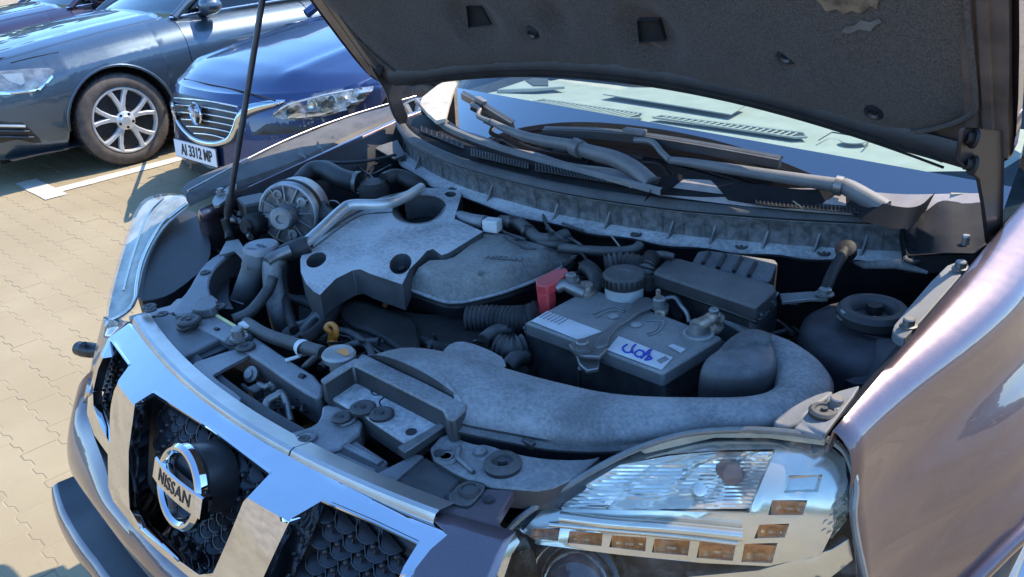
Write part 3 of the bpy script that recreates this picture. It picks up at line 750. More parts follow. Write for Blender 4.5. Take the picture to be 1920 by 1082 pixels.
loft('grille_backing', [[(x, yG(z) + .27 * x * x + .072, z) for z in (.90, .88, .84, .78, .70, .62)] for x in np.linspace(-.45, .45, 24)], DARK2, sm=60)
for hh in (HC[:3], HR[:3], HL[:2]):
    q = [gsurf(-.0005)(a, b) for a, b in hh]
    mk('opening_bead', *tube_vf(q, .0026, 6), CHROME, parent=GRI)
OC = [(300, 742), (400, 806), (512, 887), (470, 950), (412, 1056), (345, 996), (296, 926), (290, 905), (294, 850)]
OR = [(604, 942), (790, 1018), (760, 1062), (740, 1110), (700, 1170), (535, 1165), (560, 1082), (596, 1003)]
OL = [(206, 636), (246, 684), (224, 713), (209, 783), (204, 800), (190, 765), (187, 728)]
# mesh of hooked scales inside the openings
def scale_geo():
    V, Fc = [], []
    def add(v, f):
        b = len(V); V.extend(v); Fc.extend([tuple(b + i for i in q) for q in f])
    add(*tube_vf([(-.018, .001, .013), (-.0165, -.002, .004), (-.010, -.005, -.006), (-.001, -.006, -.0095), (.009, -.006, -.0085), (.017, -.003, -.004)], .0011, 5))
    add(*tube_vf([(.017, -.003, -.004), (.019, -.002, -.0115), (.018, .001, -.022)], .0011, 5))
    add([(-.018, .006, .014), (.018, .006, -.003), (.008, -.007, -.010), (-.008, -.006, -.009), (-.014, .014, -.002), (.013, .016, -.010)], [(0, 1, 2, 3), (0, 3, 4), (1, 5, 2), (2, 5, 4, 3), (0, 4, 5, 1)])
    v, f = [], []
    for i in range(4):
        for k in range(7):
            a = i / 3 * math.pi / 2; t = k / 7 * 2 * math.pi
            v.append((.0185 + .0042 * math.sin(a) * math.cos(t), -.004 - .006 * math.cos(a), -.008 + .0042 * math.sin(a) * math.sin(t)))
    for i in range(3):
        for k in range(7): f.append((i * 7 + k, i * 7 + (k + 1) % 7, i * 7 + 7 + (k + 1) % 7, i * 7 + 7 + k))
    add(v, f); return V, Fc
MESHB = mat('grille_mesh_plastic', (.013, .014, .018), .3, var=.2, dust=.10)
V, Fc = scale_geo(); sc0 = mk('mesh_scale', V, Fc, MESHB, parent=GRI, sm=50); first = True
for j in range(-3, 14):
    for i in range(-16, 17):
        x = (i + (.5 if j % 2 else 0)) * .037; z = .893 - j * .0165
        y = yG(z) + .27 * x * x + .058
        pr = PRJ((x, y, z))
        if not any(pip(pr[0], pr[1], [(c[0] + (c[0] - sum(q[0] for q in h) / len(h)) * -.03, c[1] + (c[1] - sum(q[1] for q in h) / len(h)) * -.03) for c in h]) for h in (OC, OL, OR)) or pr[1] > 1120: continue
        if first: sc0.location = (x, y, z); sc0.rotation_euler = (-.45, 0, math.atan(.54 * x)); first = False
        else: inst(sc0, (x, y, z), GRI, (-.45, 0, math.atan(.54 * x)))
# emblem
en = np.array([0, -.93, .3676]); eu = np.array([0, .3676, .93]); ex_ = np.array([1, 0, 0])
e0 = gsurf(-.006)(343, 912)
EMB = lathe('emblem', [(.046, -.004), (.0475, .006), (.052, .0105), (.056, .0105), (.0605, .005), (.061, -.004)], e0, CHROME, en, n=48, sx=1.04, sy=1, sm=28, label='round chrome emblem with a name bar')
R = []
for s in np.linspace(-1, 1, 13):
    c = e0 + ex_ * s * .073 + en * (.013 - .006 * s * s)
    h = .0165
    R.append([c - eu * h - en * .012, c - eu * h, c - eu * (h - .002) + en * .0025, c + eu * (h - .002) + en * .0025, c + eu * h, c + eu * h - en * .012])
loft('emblem_bar', R, CHROME, parent=EMB, caps=True, closed=True, sm=25)
text('emblem_lettering', 'NISSAN', .0255, e0 + en * .0162, ex_, eu, INK, .0004, parent=EMB, sx=1.08, bold=.0002, space=1.08)
_tx = [o for o in EMB.children if o.name.startswith('emblem_lettering')][0]
for v in _tx.data.vertices: v.co -= Vector(en) * (.006 * ((v.co.x - e0[0]) / .073) ** 2 + .0003)
lathe('emblem_mount', [(.052, -.055), (.050, -.012), (.045, -.007), (0, -.007)], e0 + eu * .008, BLKC, en, n=36, sx=1.05, parent=EMB, label='black emblem mount')
# --- bumper
CA = [(176, 692), (163, 742), (161, 790), (178, 826), (201, 868), (204, 916), (217, 940), (257, 979), (300, 1027), (362, 1083), (440, 1140)]
CB = [(150, 756, .70), (134, 806, .665), (122, 858, .64), (128, 884, .64), (143, 906, .642), (160, 926, .645), (176, 944, .648), (204, 984, .652), (232, 1024, .655), (274, 1082, .66), (340, 1150, .66)]
def smooth(pts, n):
    pts = [np.array(p) for p in pts]
    for _ in range(n): pts = [pts[0]] + [(pts[i - 1] + 2 * pts[i] + pts[i + 1]) / 4 for i in range(1, len(pts) - 1)] + [pts[-1]]
    return pts
AA = smooth(catmull([gsurf(.012)(a, b) for a, b in CA], 5), 40); BB = smooth(catmull(L(*CB), 5), 40)
def arcrow(a, b, k, out):
    r = []
    for s in np.linspace(0, 1, k):
        p = a + (b - a) * s; w = math.sin(math.pi * s) ** .8
        r.append(p + np.array([-.35, -.85, .25]) * out * w)
    return r
def mirror_x(o, name):
    me = o.data.copy()
    for v in me.vertices: v.co.x = -v.co.x
    me.flip_normals(); t = bpy.data.objects.new(name, me); return link(t, CAR)
bm_ = loft('front_bumper', [arcrow(a, b, 9, .016) for a, b in zip(AA, BB)], PAINT, sm=70, label='brown violet front bumper below the chrome grille'); mirror_x(bm_, 'front_bumper')
CC_ = [(108, 905, .575), (110, 920, .57), (118, 946, .565), (132, 976, .56), (150, 1006, .56), (166, 1028, .56), (182, 1048, .56), (196, 1068, .56), (212, 1088, .56), (236, 1115, .56), (270, 1150, .56)]
CCc = catmull(L(*CC_), 5)
o_ = loft('bumper_inlet', [[b + np.array([0, .004, 0]), b + np.array([.01, .05, -.01]), c + np.array([.02, .11, .02]), c + np.array([.01, .03, .004]), c] for b, c in zip(BB, CCc)], BLKC, sm=50, label='glossy dark lower air inlet'); mirror_x(o_, 'bumper_inlet')
o_ = loft('bumper_lower_lip', [[c, c + np.array([-.004, -.012, -.006]), c + np.array([-.006, -.018, -.03]), c + np.array([0, -.006, -.09]), c + np.array([.02, .04, -.18])] for c in CCc], PAINT, sm=60); mirror_x(o_, 'bumper_lower_lip')
# painted corner between grille and near headlight
patch('bumper_corner_tab', [(818, 958), (833, 936), (872, 948), (886, 944), (912, 914), (965, 917), (930, 975), (950, 994), (938, 1008)], PAINTD, z=.905, drop=.014, bev=.003)
patch('bumper_corner_tab', [(318, 572), (330, 560), (395, 552), (410, 564), (405, 572), (245, 600), (240, 592)], PAINTD, z=.905, drop=.02, bev=.003)
patch('grille_corner_panel', [(812, 977), (850, 988), (945, 1014), (930, 1040), (902, 1110), (730, 1190), (757, 1120), (778, 1066), (806, 1030), (838, 1003)], PAINT, mp=lambda a, b: Us(a, b, lambda p: p[1] - (yG(p[2]) + .31 * p[0] ** 2 - .012), .4, 3, 160), sp=20, drop=.02, dvec=(0, 1, 0), bev=.004)
patch('grille_under_strip', [(616, 882), (700, 920), (838, 985), (806, 1003), (700, 945), (640, 905)], DARK2, z=.884, drop=.01)
# --- slam panel and radiator support
Z0 = .905
RS = patch('radiator_support', [(320, 588), (352, 560), (378, 548), (400, 582), (464, 620), (539, 672), (606, 713), (604, 752), (560, 728), (470, 664), (414, 634)], BAYS, z=Z0 + .004, drop=.05, rnd=1, bev=.006, seg=3, label='painted upper radiator support beam')
patch('support_end_bracket', [(372, 508), (392, 486), (420, 470), (448, 462), (452, 470), (424, 482), (400, 505), (390, 530), (395, 556), (404, 578), (388, 578), (345, 590), (322, 588), (336, 562), (352, 545)], BAYS, z=Z0 + .012, drop=.05, rnd=1, bev=.004, label='curved support end bracket')
patch('support_side_wall', [(452, 470), (449, 484), (436, 500), (430, 530), (428, 560), (438, 580), (404, 578), (393, 552), (390, 530), (400, 505), (424, 482)], DARK2, z=Z0 - .03, drop=.05)
patch('side_bracket_plate', [(424, 452), (447, 448), (458, 465), (463, 505), (452, 482), (440, 470), (410, 478)], STEEL, z=Z0 + .035, drop=.004, bev=.001, label='bare steel bracket by the rod foot')
patch('slam_cover', [(270, 600), (318, 587), (414, 635), (332, 674)], BAYP, z=Z0 - .001, drop=.02, bev=.003, label='plain blue grey slam panel cover')
patch('slam_step', [(331, 676), (414, 639), (433, 650), (343, 687)], DARK2, z=Z0 - .01, drop=.02)
patch('latch_bracket', [(342, 687), (440, 654), (468, 650), (476, 656), (474, 662), (402, 700), (398, 706), (450, 742), (452, 750), (438, 763), (372, 720)], BAYS, z=Z0 + .001, drop=.006, rnd=1, bev=.002, label='L shaped latch bracket')
patch('slam_trough', [(398, 705), (470, 664), (560, 728), (604, 752), (600, 790), (520, 812), (438, 762)], DARK2, z=.80)
tube('trough_bar', L((400, 720, .82), (452, 752, .82)), .008, mat('trough_tan_bar', (.12, .09, .06), .6), k=2)
bolt(449, 636, Z0 + .012, .011, .02); clip(449, 638, Z0 + .004, .016, .012); clip(461, 652, Z0 + .006, .011, .01)
patch('support_pad', [(355, 578), (374, 556), (397, 553), (408, 566), (402, 578), (372, 582)], BAYP, z=Z0 + .024, drop=.015, rnd=1, bev=.003)
for q in ((368, 500), (374, 504)): pass
tube('sticker_strip', L((400, 588, Z0 + .006), (462, 624, Z0 + .006)), .003, YEL, k=4)
for q in ((355, 604, .016), (412, 576, .009), (385, 512, .008), (432, 478, .010), (280, 577, .010), (283, 582, .008), (305, 590, .008)): clip(q[0], q[1], Z0 + .013, q[2] * .9)
clip(352, 613, Z0 + .004, .013, .012); tube('release_cable', L((366, 612, Z0 + .01), (352, 616, Z0 + .012), (346, 620, Z0 + .006)), .003, RUBC)
mk('rear_slot', *tube_vf(L((404, 617, Z0 + .0045), (410, 619, Z0 + .0045)), .004, 8), DARK2)
mk('rear_slot', *tube_vf(L((563, 705, Z0 + .0045), (571, 708, Z0 + .0045)), .005, 8), DARK2)
# bonnet latch
LT = patch('bonnet_latch', [(478, 690), (512, 712), (548, 772), (552, 806), (520, 806), (492, 780), (480, 740)], DARK, z=.86, drop=.07, rnd=1, bev=.005, label='dark bonnet latch assembly')
lathe('latch_pivot', [(.013, 0), (.014, .006), (.008, .008), (.008, .012), (0, .012)], U(474, 703, .885), STEEL, (0.2, -.7, .6), n=18, parent=LT)
tube('latch_hook', L((498, 768, .89), (502, 752, .897), (518, 742, .90), (528, 738, .90), (538, 760, .885), (545, 790, .87)), .006, STEEL, parent=LT)
tube('latch_spring', L((486, 722, .89), (498, 726, .895), (508, 722, .897), (514, 732, .89)), .005, STEEL, corr=.004, parent=LT)
patch('latch_plate', [(500, 735), (530, 735), (546, 775), (520, 800), (500, 775)], DARK, z=.872, drop=.02, bev=.003, parent=LT)
tube('latch_cable', L((486, 745, .87), (470, 735, .875), (455, 722, .88)), .004, RUBC, parent=LT)
box('latch_connector', U(480, 735, .885), (.022, .018, .018), BLK, parent=LT)
# centre plates
cp = patch('slam_centre_plate', [(604, 756), (650, 763), (690, 800), (622, 851), (572, 842), (524, 812), (556, 808), (592, 796), (602, 778)], BAYP, z=Z0 - .002, drop=.03, rnd=1, bev=.004, label='embossed slam plate beside the intake mouth')
patch('raised_pad', [(628, 776), (655, 765), (670, 777), (664, 790), (636, 800)], BAYP, z=Z0 + .003, drop=.006, rnd=1, bev=.002, parent=cp); clip(641, 785, Z0 + .004, .010)
lathe('pad_ring', [(.016, 0), (.016, .004), (.012, .005), (.011, .002), (0, .002)], U(574, 822, Z0 - .001), BAYP, n=20, parent=cp); clip(570, 824, Z0 + .002, .006)
p9 = patch('slam_rib_plate', [(622, 853), (666, 826), (728, 866), (700, 887)], BAYP, z=Z0 - .008, drop=.02, bev=.003, label='ribbed slam plate')
for k in (0, .35): tube('rib', L((652 - 12 * k, 836 + 8 * k, Z0 - .006), (716 - 12 * k, 868 + 8 * k, Z0 - .006)), .004, BAYP, parent=p9)
patch('slam_plate', [(704, 888), (780, 850), (796, 853), (735, 905)], BAYP, z=Z0 - .002, drop=.02, bev=.003)
patch('slam_plate', [(737, 905), (796, 856), (866, 897), (831, 938)], BLK, z=Z0 - .006, drop=.02, bev=.003, label='smooth black square slam plate')
patch('slam_corner_plate', [(796, 852), (835, 808), (866, 825), (895, 834), (912, 832), (953, 847), (1000, 857), (1051, 862), (1110, 861), (1130, 852), (1080, 895), (1022, 921), (964, 916), (912, 912), (905, 903), (868, 896)], DUSTY, z=Z0 + .003, drop=.03, rnd=1, bev=.004, label='dusty slam plate with bump stop')
pq = patch('mount_pad', [(833, 936), (868, 898), (905, 905), (911, 913), (886, 943), (870, 948)], BLK, z=Z0 + .006, drop=.012, rnd=1, bev=.003); lathe('pad_ring', [(.014, 0), (.013, .004), (.010, .004), (.0095, .001), (0, .001)], U(880, 920, Z0 + .007), BLK, n=20, parent=pq)
lathe('rubber_bump_stop', [(.024, 0), (.025, .006), (.020, .012), (.015, .013), (.012, .006), (.006, .005), (.005, .012), (0, .013)], U(943, 876, Z0 + .003), RUB, n=26, label='round rubber hood bump stop')
for q in ((836, 856, .012), (900, 848, .010), (838, 858, .016)): lathe('embossed_ring', [(q[2], 0), (q[2] * .9, .0025), (q[2] * .7, .0025), (q[2] * .6, .0008), (0, .0008)], U(q[0], q[1], Z0 + .004), DUSTY, n=18)
tube('embossed_rib', L((862, 838, Z0 + .006), (858, 858, Z0 + .006), (872, 872, Z0 + .006), (888, 886, Z0 + .006)), .003, DUSTY)
for q in ((824, 850, .008), (917, 937, .007)):
    lathe('panel_hole', [(q[2], .0), (q[2], .0012), (q[2] * .8, .0006), (0, .0004)], U(q[0], q[1], Z0 + .0065 if q[0] < 900 else Z0 + .0015), DARK2, n=16)
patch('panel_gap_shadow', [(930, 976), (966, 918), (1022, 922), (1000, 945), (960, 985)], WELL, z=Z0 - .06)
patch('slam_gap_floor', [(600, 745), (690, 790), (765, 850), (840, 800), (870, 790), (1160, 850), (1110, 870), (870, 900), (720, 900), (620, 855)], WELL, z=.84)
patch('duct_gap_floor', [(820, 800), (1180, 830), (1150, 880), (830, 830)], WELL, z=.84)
# --- air intake duct
zb = .945
fp = patch('intake_mouth_floor', [(609, 724), (661, 686), (745, 726), (832, 768), (838, 788), (800, 812), (766, 832), (752, 826), (690, 785), (676, 772), (652, 764), (612, 742)], DUSTY2, z=Z0 + .008, drop=.03, bev=.003, label='cracked dusty floor of the intake mouth')
tube('mouth_pillar', L((789, 752, Z0 + .008), (789, 735, Z0 + .035)), .005, DUSTY, k=2, parent=fp)
clip(716, 779, Z0 + .009, .012, parent=fp); clip(681, 768, Z0 + .010, .013, parent=fp)
lathe('floor_hole', [(.008, 0), (.008, .001), (0, .0005)], U(771, 810, Z0 + .0085), DARK2, n=14, parent=fp)
for cr in (((735, 702), (722, 722), (728, 738), (712, 752), (716, 765)), ((660, 715), (690, 722), (700, 740), (722, 738))):
    tube('floor_crack', L(*[(a, b, Z0 + .0085) for a, b in cr]), .0012, DARK2, n=5, parent=fp)
patch('mouth_edge_tab', [(745, 838), (838, 784), (846, 790), (768, 842), (757, 848)], DUSTY, z=Z0 + .014, drop=.012, bev=.002, parent=fp)
bd = patch('intake_mouth_band', [(600, 711), (630, 690), (664, 672), (692, 667), (740, 690), (800, 718), (876, 757), (872, 768), (852, 788), (838, 786), (830, 768), (745, 725), (662, 684), (640, 698), (607, 719)], DUSTY, z=zb, drop=.034, bev=.003, label='flat rim of the air intake mouth')
def duct(name, A, B, m, bulge, deep, **kw):
    R = []
    A = catmull(A, 5); B = catmull(B, 5)
    for a, b in zip(A, B):
        r = []
        for s in np.linspace(0, 1, 13):
            p = a + (b - a) * s; p = p + np.array([0, 0, bulge * (math.sin(math.pi * s) ** .6)]); r.append(p)
        r += [b + np.array([0, 0, -deep]), a + np.array([0, 0, -deep])]
        R.append(r)
    return loft(name, R, m, closed=True, caps=True, sm=50, **kw)
A = L((690, 668, .94), (745, 654, .94), (800, 655, .938), (865, 667, .936), (950, 692, .93), (1030, 715, .925), (1150, 742, .92), (1300, 752, .92), (1400, 750, .92), (1445, 735, .922), (1452, 710, .925), (1440, 688, .926), (1420, 668, .926), (1398, 655, .926))
B = L((872, 757, .94), (874, 763, .94), (868, 775, .935), (862, 792, .93), (960, 812, .922), (1060, 828, .915), (1180, 828, .915), (1320, 806, .92), (1450, 800, .925), (1540, 760, .93), (1564, 730, .93), (1548, 692, .93), (1500, 655, .93), (1450, 636, .93))
du = duct('intake_duct', A, B, DUSTY, .020, .07, label='long dusty air intake duct curving round to the right')
fl_ = catmull(B[3:9], 6)
loft('duct_flange', [[p + np.array([0, .0, -.004]), p + np.array([.002, -.012, -.006]), p + np.array([.002, -.012, -.009]), p + np.array([0, 0, -.012])] for p in fl_], DUSTY, closed=True, caps=True, parent=du)
tube('duct_seam', L((862, 792, .925), (960, 818, .914), (1060, 838, .905), (1160, 848, .90)), .003, DUSTY2, parent=du)
loft('duct_skirt', [[p + np.array([0, -.004, -.012]), p + np.array([0, -.002, -.06])] for p in fl_], DARK2, parent=du)
patch('skirt_vent', [(1002, 838), (1050, 848), (1090, 852), (1060, 856), (1020, 850)], GREYP, z=.885, parent=du, drop=.004)
def dome(name, outline, z, rings, m, rnd=2, **kw):
    o = [np.asarray(p) for p in chaikin(L(*[(a, b, z) for a, b in outline]), rnd)]; c = sum(o) / len(o); R = []
    for k, h in rings: R.append([c + (p - c) * k + np.array([0, 0, h]) for p in o])
    return loft(name, R, m, closed=True, caps=True, sm=70, **kw)
dome('duct_resonator', [(1306, 756), (1312, 728), (1345, 706), (1395, 682), (1428, 676), (1452, 700), (1458, 730), (1446, 752), (1400, 762)], .90, [(1.02, -.06), (1.0, 0), (.99, .022), (.965, .038), (.91, .047), (.8, .052), (.4, .055), (.02, .056)], mat('resonator_plastic', (.018, .018, .02), .42, dust=.6, dcol=(.3, .3, .3), ds=22, bump=.15), label='rounded resonator dome in the elbow of the duct')
tube('duct_inlet_ring', L((1350, 690, .93), (1380, 655, .945), (1410, 640, .95), (1440, 648, .945)), .018, RUB)
patch('duct_rear_collar', [(1352, 668, .92), (1370, 640, .94), (1420, 618, .95), (1450, 628, .95), (1440, 650, .945), (1400, 655, .94)], DUSTY, sp=12, drop=.05, rnd=1, bev=.005)
patch('side_tank_lid', [(826, 662), (846, 641), (876, 639), (938, 664), (950, 682), (945, 690), (925, 694), (850, 668)], DUSTY, z=.925, drop=.03, rnd=1, bev=.005, seg=3, label='small dusty lid behind the duct')
# --- near headlight and its mirror image
LB = [(948, 992, .872), (1010, 945, .886), (1080, 900, .903), (1140, 866, .918), (1200, 838, .932), (1270, 815, .945), (1340, 806, .956), (1440, 806, .968), (1540, 818, .978), (1578, 836, .972), (1598, 872, .952), (1606, 915, .928), (1599, 960, .905), (1606, 1010, .88), (1622, 1082, .845), (1632, 1130, .82), (1500, 1225, .725), (1200, 1225, .70), (985, 1170, .735), (912, 1085, .80)]
LC = [(1250, 1000, .872), (1400, 940, .925), (1500, 1000, .895), (1120, 1000, .865), (1300, 880, .938), (1350, 1100, .80)]
LBr = [tuple(p) for p in chaikin(LB, 2)]
def polyfit(ctrl):
    q = np.array([c[:3] for c in ctrl], float); X_ = lambda a, b: np.stack([np.ones_like(a), a, b, a * a, a * b, b * b, a ** 3, a * a * b, a * b * b, b ** 3], -1)
    na, nb = (q[:, 0] - 1280) / 350, (q[:, 1] - 980) / 200
    cf = np.linalg.lstsq(X_(na, nb), q[:, 2], rcond=None)[0]
    return lambda a, b: float(X_(np.array((a - 1280) / 350.), np.array((b - 980) / 200.)) @ cf)
zl = polyfit(LB + LC + LC)
def hl(a, b, k=0.0):
    p = U(a, b, zl(a, b)); d = ray(a, b); return p + d * k / np.linalg.norm(d)
def both(fn):
    o = fn(); me = o.data.copy()
    for v in me.vertices: v.co.x = -v.co.x
    me.flip_normals()
    return o, me
HLAMPS = []
HB = patch('headlight', LB, DARK2, mp=lambda a, b: hl(a, b, .115), sp=40, rnd=2, label='large clear headlight nearest the camera')
HB2 = None
def lampart(name, fn):
    o = fn(); o.name = name
    return o
FL = [(346, 366, .985), (322, 362, .978), (292, 364, .967), (266, 375, .955), (248, 405, .937), (236, 440, .922), (222, 485, .905), (208, 535, .886), (196, 590, .862), (206, 602, .862), (232, 588, .875), (252, 566, .888), (257, 530, .903), (266, 490, .919), (284, 450, .935), (306, 418, .95), (332, 396, .966), (350, 382, .978)]
HB2 = patch('headlight', [(256, 566, .885), (260, 520, .90), (272, 478, .915), (308, 420, .945), (348, 390, .97), (372, 402, .972), (388, 430, .965), (397, 470, .94), (386, 500, .92), (332, 545, .90), (300, 560, .89)], DARK2, zf=lambda a, b: .86 + .05 * (560 - b) / 160, sp=16, rnd=1, drop=.10, label='far headlight with its black back and clear lens edge on')
patch('lens', FL, LENS, rnd=1, sp=12, parent=HB2, drop=.012, dvec=(.5, .6, -.3), sm=60)
patch('lamp_liner', [(a + 5, b + 4, c - .03) for a, b, c in FL], mat('far_lamp_liner', (.30, .31, .28), .55, 0, .3, .2, var=.3, vs=20), rnd=1, sp=14, parent=HB2)
tube('lens_rim', L(*[(a, b, c + .002) for a, b, c in FL[9:]]), .004, CHROMED, parent=HB2); tube('lens_rim', L((306, 372, .975), (280, 400, .955), (262, 440, .935), (246, 490, .915), (232, 545, .895)), .0025, CHROMED, parent=HB2)
lampart('lens', lambda: patch('lens', LB, LENS, mp=lambda a, b: hl(a, b, 0), sp=26, rnd=2, parent=HB, sm=80))
rim = [hl(a, b, .001) for a, b, c in LBr]
lampart('lens_rim', lambda: mk('lens_rim', *tube_vf(rim + [rim[0]], .0042, 8, cap=False), mat('lens_rim_grey', (.12, .125, .12), .25, 0, 1, .05), parent=HB))
lampart('housing_wall', lambda: loft('housing_wall', [[hl(a, b, .004), hl(a, b, .115)] for a, b, c in LBr + [LBr[0]]], BLKC, parent=HB))
def ins(s, poly):  # shrink outline towards the lamp's middle
    cx, cy = 1300, 980
    return [(cx + (p[0] - cx) * s, cy + (p[1] - cy) * s) for p in poly]
# bright surround
def trim(name, o, h, k, m, **kw): return lampart(name, lambda: patch(name, o, m, mp=lambda a, b: hl(a, b, k), holes=h, sp=18, parent=HB, drop=.02, dvec=tuple(_f), bev=.002, **kw))
UP = [(1010, 978), (1080, 915), (1160, 872), (1250, 850), (1350, 842), (1462, 840), (1478, 850), (1448, 920), (1418, 980), (1398, 1008), (1380, 1012), (1200, 1000), (1050, 990)]
REF = [(1044, 954), (1092, 912), (1160, 872), (1250, 852), (1350, 844), (1454, 842), (1430, 900), (1404, 962), (1250, 958), (1120, 956)]
trim('bright_surround', [(985, 990), (1010, 962), (1080, 905), (1160, 862), (1250, 835), (1350, 826), (1470, 826), (1560, 838), (1585, 862), (1590, 905), (1560, 1000), (1540, 1040), (1440, 1062), (1320, 1056), (1160, 1040), (1000, 1020), (970, 1012)],
     [REF, [(1000, 992), (1050, 990), (1046, 1014), (994, 1010)], [(1068, 996), (1130, 1000), (1128, 1024), (1064, 1018)], [(1148, 1004), (1212, 1008), (1210, 1034), (1142, 1026)], [(1228, 1010), (1294, 1014), (1290, 1042), (1222, 1036)], [(1312, 1016), (1380, 1020), (1374, 1052), (1306, 1046)], [(1396, 1020), (1458, 1018), (1448, 1056), (1390, 1054)], [(1424, 984), (1480, 982), (1472, 1008), (1414, 1010)], [(1448, 938), (1514, 938), (1506, 966), (1440, 966)], [(1480, 892), (1542, 890), (1534, 922), (1470, 924)]], .028, CHROMED)
for q_, r_ in ((((1050, 970), (1150, 982), (1260, 990), (1392, 1003)), .0075), (((1030, 983), (1150, 994), (1260, 1004), (1384, 1018)), .0035)):
    lampart('lamp_bar', lambda q_=q_, r_=r_: tube('lamp_bar', [hl(a, b, .016) for a, b in q_], r_, CHROMED, parent=HB))
# main reflector: ribbed bowl
RFM = mat('lamp_reflector', (.80, .78, .74), .14, .75, var=.05)
def reflect():
    R = []
    for j in range(31):
        t = j / 30; y0 = 847 + (954 - 847) * t; r = []
        for i in range(25):
            s = i / 24; xl = interp(y0, [847, 855, 872, 912, 954], [1330, 1250, 1162, 1094, 1048]); xr = interp(y0, [847, 900, 954], [1450, 1429, 1406])
            a = xl + (xr - xl) * s
            k = .034 + .05 * (1 - (2 * s - 1) ** 2) * (1 - (2 * t - 1) ** 2) + .0016 * (j % 2) + .004 * (1 if i in (6, 12, 18) else 0)
            r.append(hl(a, y0, k))
        R.append(r)
    return loft('reflector', R, RFM, parent=HB, sm=20)
lampart('reflector', reflect)
lampart('bulb_shield', lambda: lathe('bulb_shield', [(.007, -.02), (.009, 0), (.008, .008), (0, .010)], hl(1310, 918, .055), CHROMED, -_f + np.array([0, 0, .3]), n=18, parent=HB))
lampart('bulb', lambda: lathe('bulb', [(.013, -.03), (.014, .0), (.012, .006), (0, .008)], hl(1372, 888, .052), mat('brown_bulb_holder', (.16, .08, .06), .4, 0, .3), -_f, n=14, parent=HB))
for (a, b, w, h) in ((1022, 1002, 26, 11), (1098, 1010, 31, 12), (1180, 1018, 33, 13), (1260, 1026, 34, 14), (1344, 1034, 34, 16), (1424, 1038, 32, 17), (1448, 996, 28, 13), (1478, 952, 32, 13)):
    def amb(a=a, b=b, w=w, h=h):
        R = []
        for i in range(9):
            s = i / 8 * 2 - 1
            R.append([hl(a + w * s, b + h * u + 2 * s, .034 + .012 * (1 - s * s) * (1 - u * u) + (.002 if i % 2 else 0)) for u in np.linspace(-1, 1, 7)])
        return loft('amber_reflector', R, AMBER, parent=HB, sm=15)
    lampart('amber_reflector', amb)
lampart('clear_reflector', lambda: patch('clear_reflector', [(1476, 894), (1546, 888), (1536, 924), (1466, 926)], CHROMED, mp=lambda a, b: hl(a, b, .038), parent=HB, sp=12))
pj = hl(1080, 1098, .03)
pn = -ray(1080, 1098); pn = pn / np.linalg.norm(pn) + np.array([-.1, -.2, -.2])
lampart('projector_ring', lambda: lathe('projector_ring', [(.042, -.02), (.05, 0), (.058, .006), (.062, .0), (.063, -.03)], pj, CHROME, pn, n=40, parent=HB))
lampart('projector_lens', lambda: lathe('projector_lens', [(.044, -.01), (.040, .008), (.028, .018), (.012, .023), (0, .024)], pj, mat('projector_glass', (.03, .04, .06), .02, 0, 1, .0), pn, n=36, parent=HB))
tr = [(1530, 1000), (1588, 905), (1592, 940), (1588, 975), (1560, 1010)]
lampart('ribbed_corner', lambda: patch('ribbed_corner', tr, mat('ribbed_reflector', (.45, .42, .32), .35, .6), mp=lambda a, b: hl(a, b, .03 + .004 * math.sin((a + b) * .45)), sp=5, parent=HB, sm=15))
trim('edge_trim', [(952, 994), (976, 990), (985, 1004), (960, 1040), (940, 1100), (918, 1110), (914, 1085), (928, 1040)], [], .012, CHROMED)
trim('lower_trim', [(1290, 1082), (1420, 1070), (1560, 1030), (1592, 1010), (1600, 1050), (1560, 1082), (1480, 1110), (1330, 1110)], [], .03, CHROMED)
patch('headlight_gasket', [(1200, 834, .932), (1340, 800, .956), (1440, 799, .966), (1550, 812, .976), (1548, 822, .974), (1440, 808, .962), (1340, 808, .952), (1210, 838, .93)], mat('lamp_top_flange', (.38, .36, .30), .4, 0, .5), drop=.01, bev=.002, label='pale flange along the top of the headlight')
# lamp to fender bracket
hb = patch('lamp_mount_bracket', [(1488, 803, .975), (1500, 790, .978), (1524, 760, .982), (1548, 762, .985), (1552, 742, .987), (1575, 732, .99), (1612, 722, 1.0), (1600, 742, 1.0), (1548, 812, .987), (1540, 818, .98)], GREYP, drop=.006, bev=.002, label='sunlit grey headlamp mounting bracket')
clip(1545, 776, .985, .012, .015, parent=hb); bolt(1568, 760, .99, .008, .010, parent=hb)
patch('duct_end_cover', [(1446, 795, .945), (1462, 775, .95), (1520, 742, .96), (1560, 730, .965), (1562, 738, .966), (1520, 765, .963), (1490, 803, .95)], GREYP, drop=.05, rnd=1, bev=.006)
fb = patch('fender_bracket', [(1672, 622, .995), (1678, 606, .998), (1770, 500, 1.02), (1796, 490, 1.024), (1818, 494, 1.026), (1812, 504, 1.026), (1700, 632, 1.004), (1690, 636, 1.0)], GREYP, drop=.012, rnd=1, bev=.003, label='sunlit grey strip bolted along the inner fender')
bolt(1800, 505, 1.026, .008, .012, parent=fb); bolt(1703, 613, 1.004, .008, .012, parent=fb)
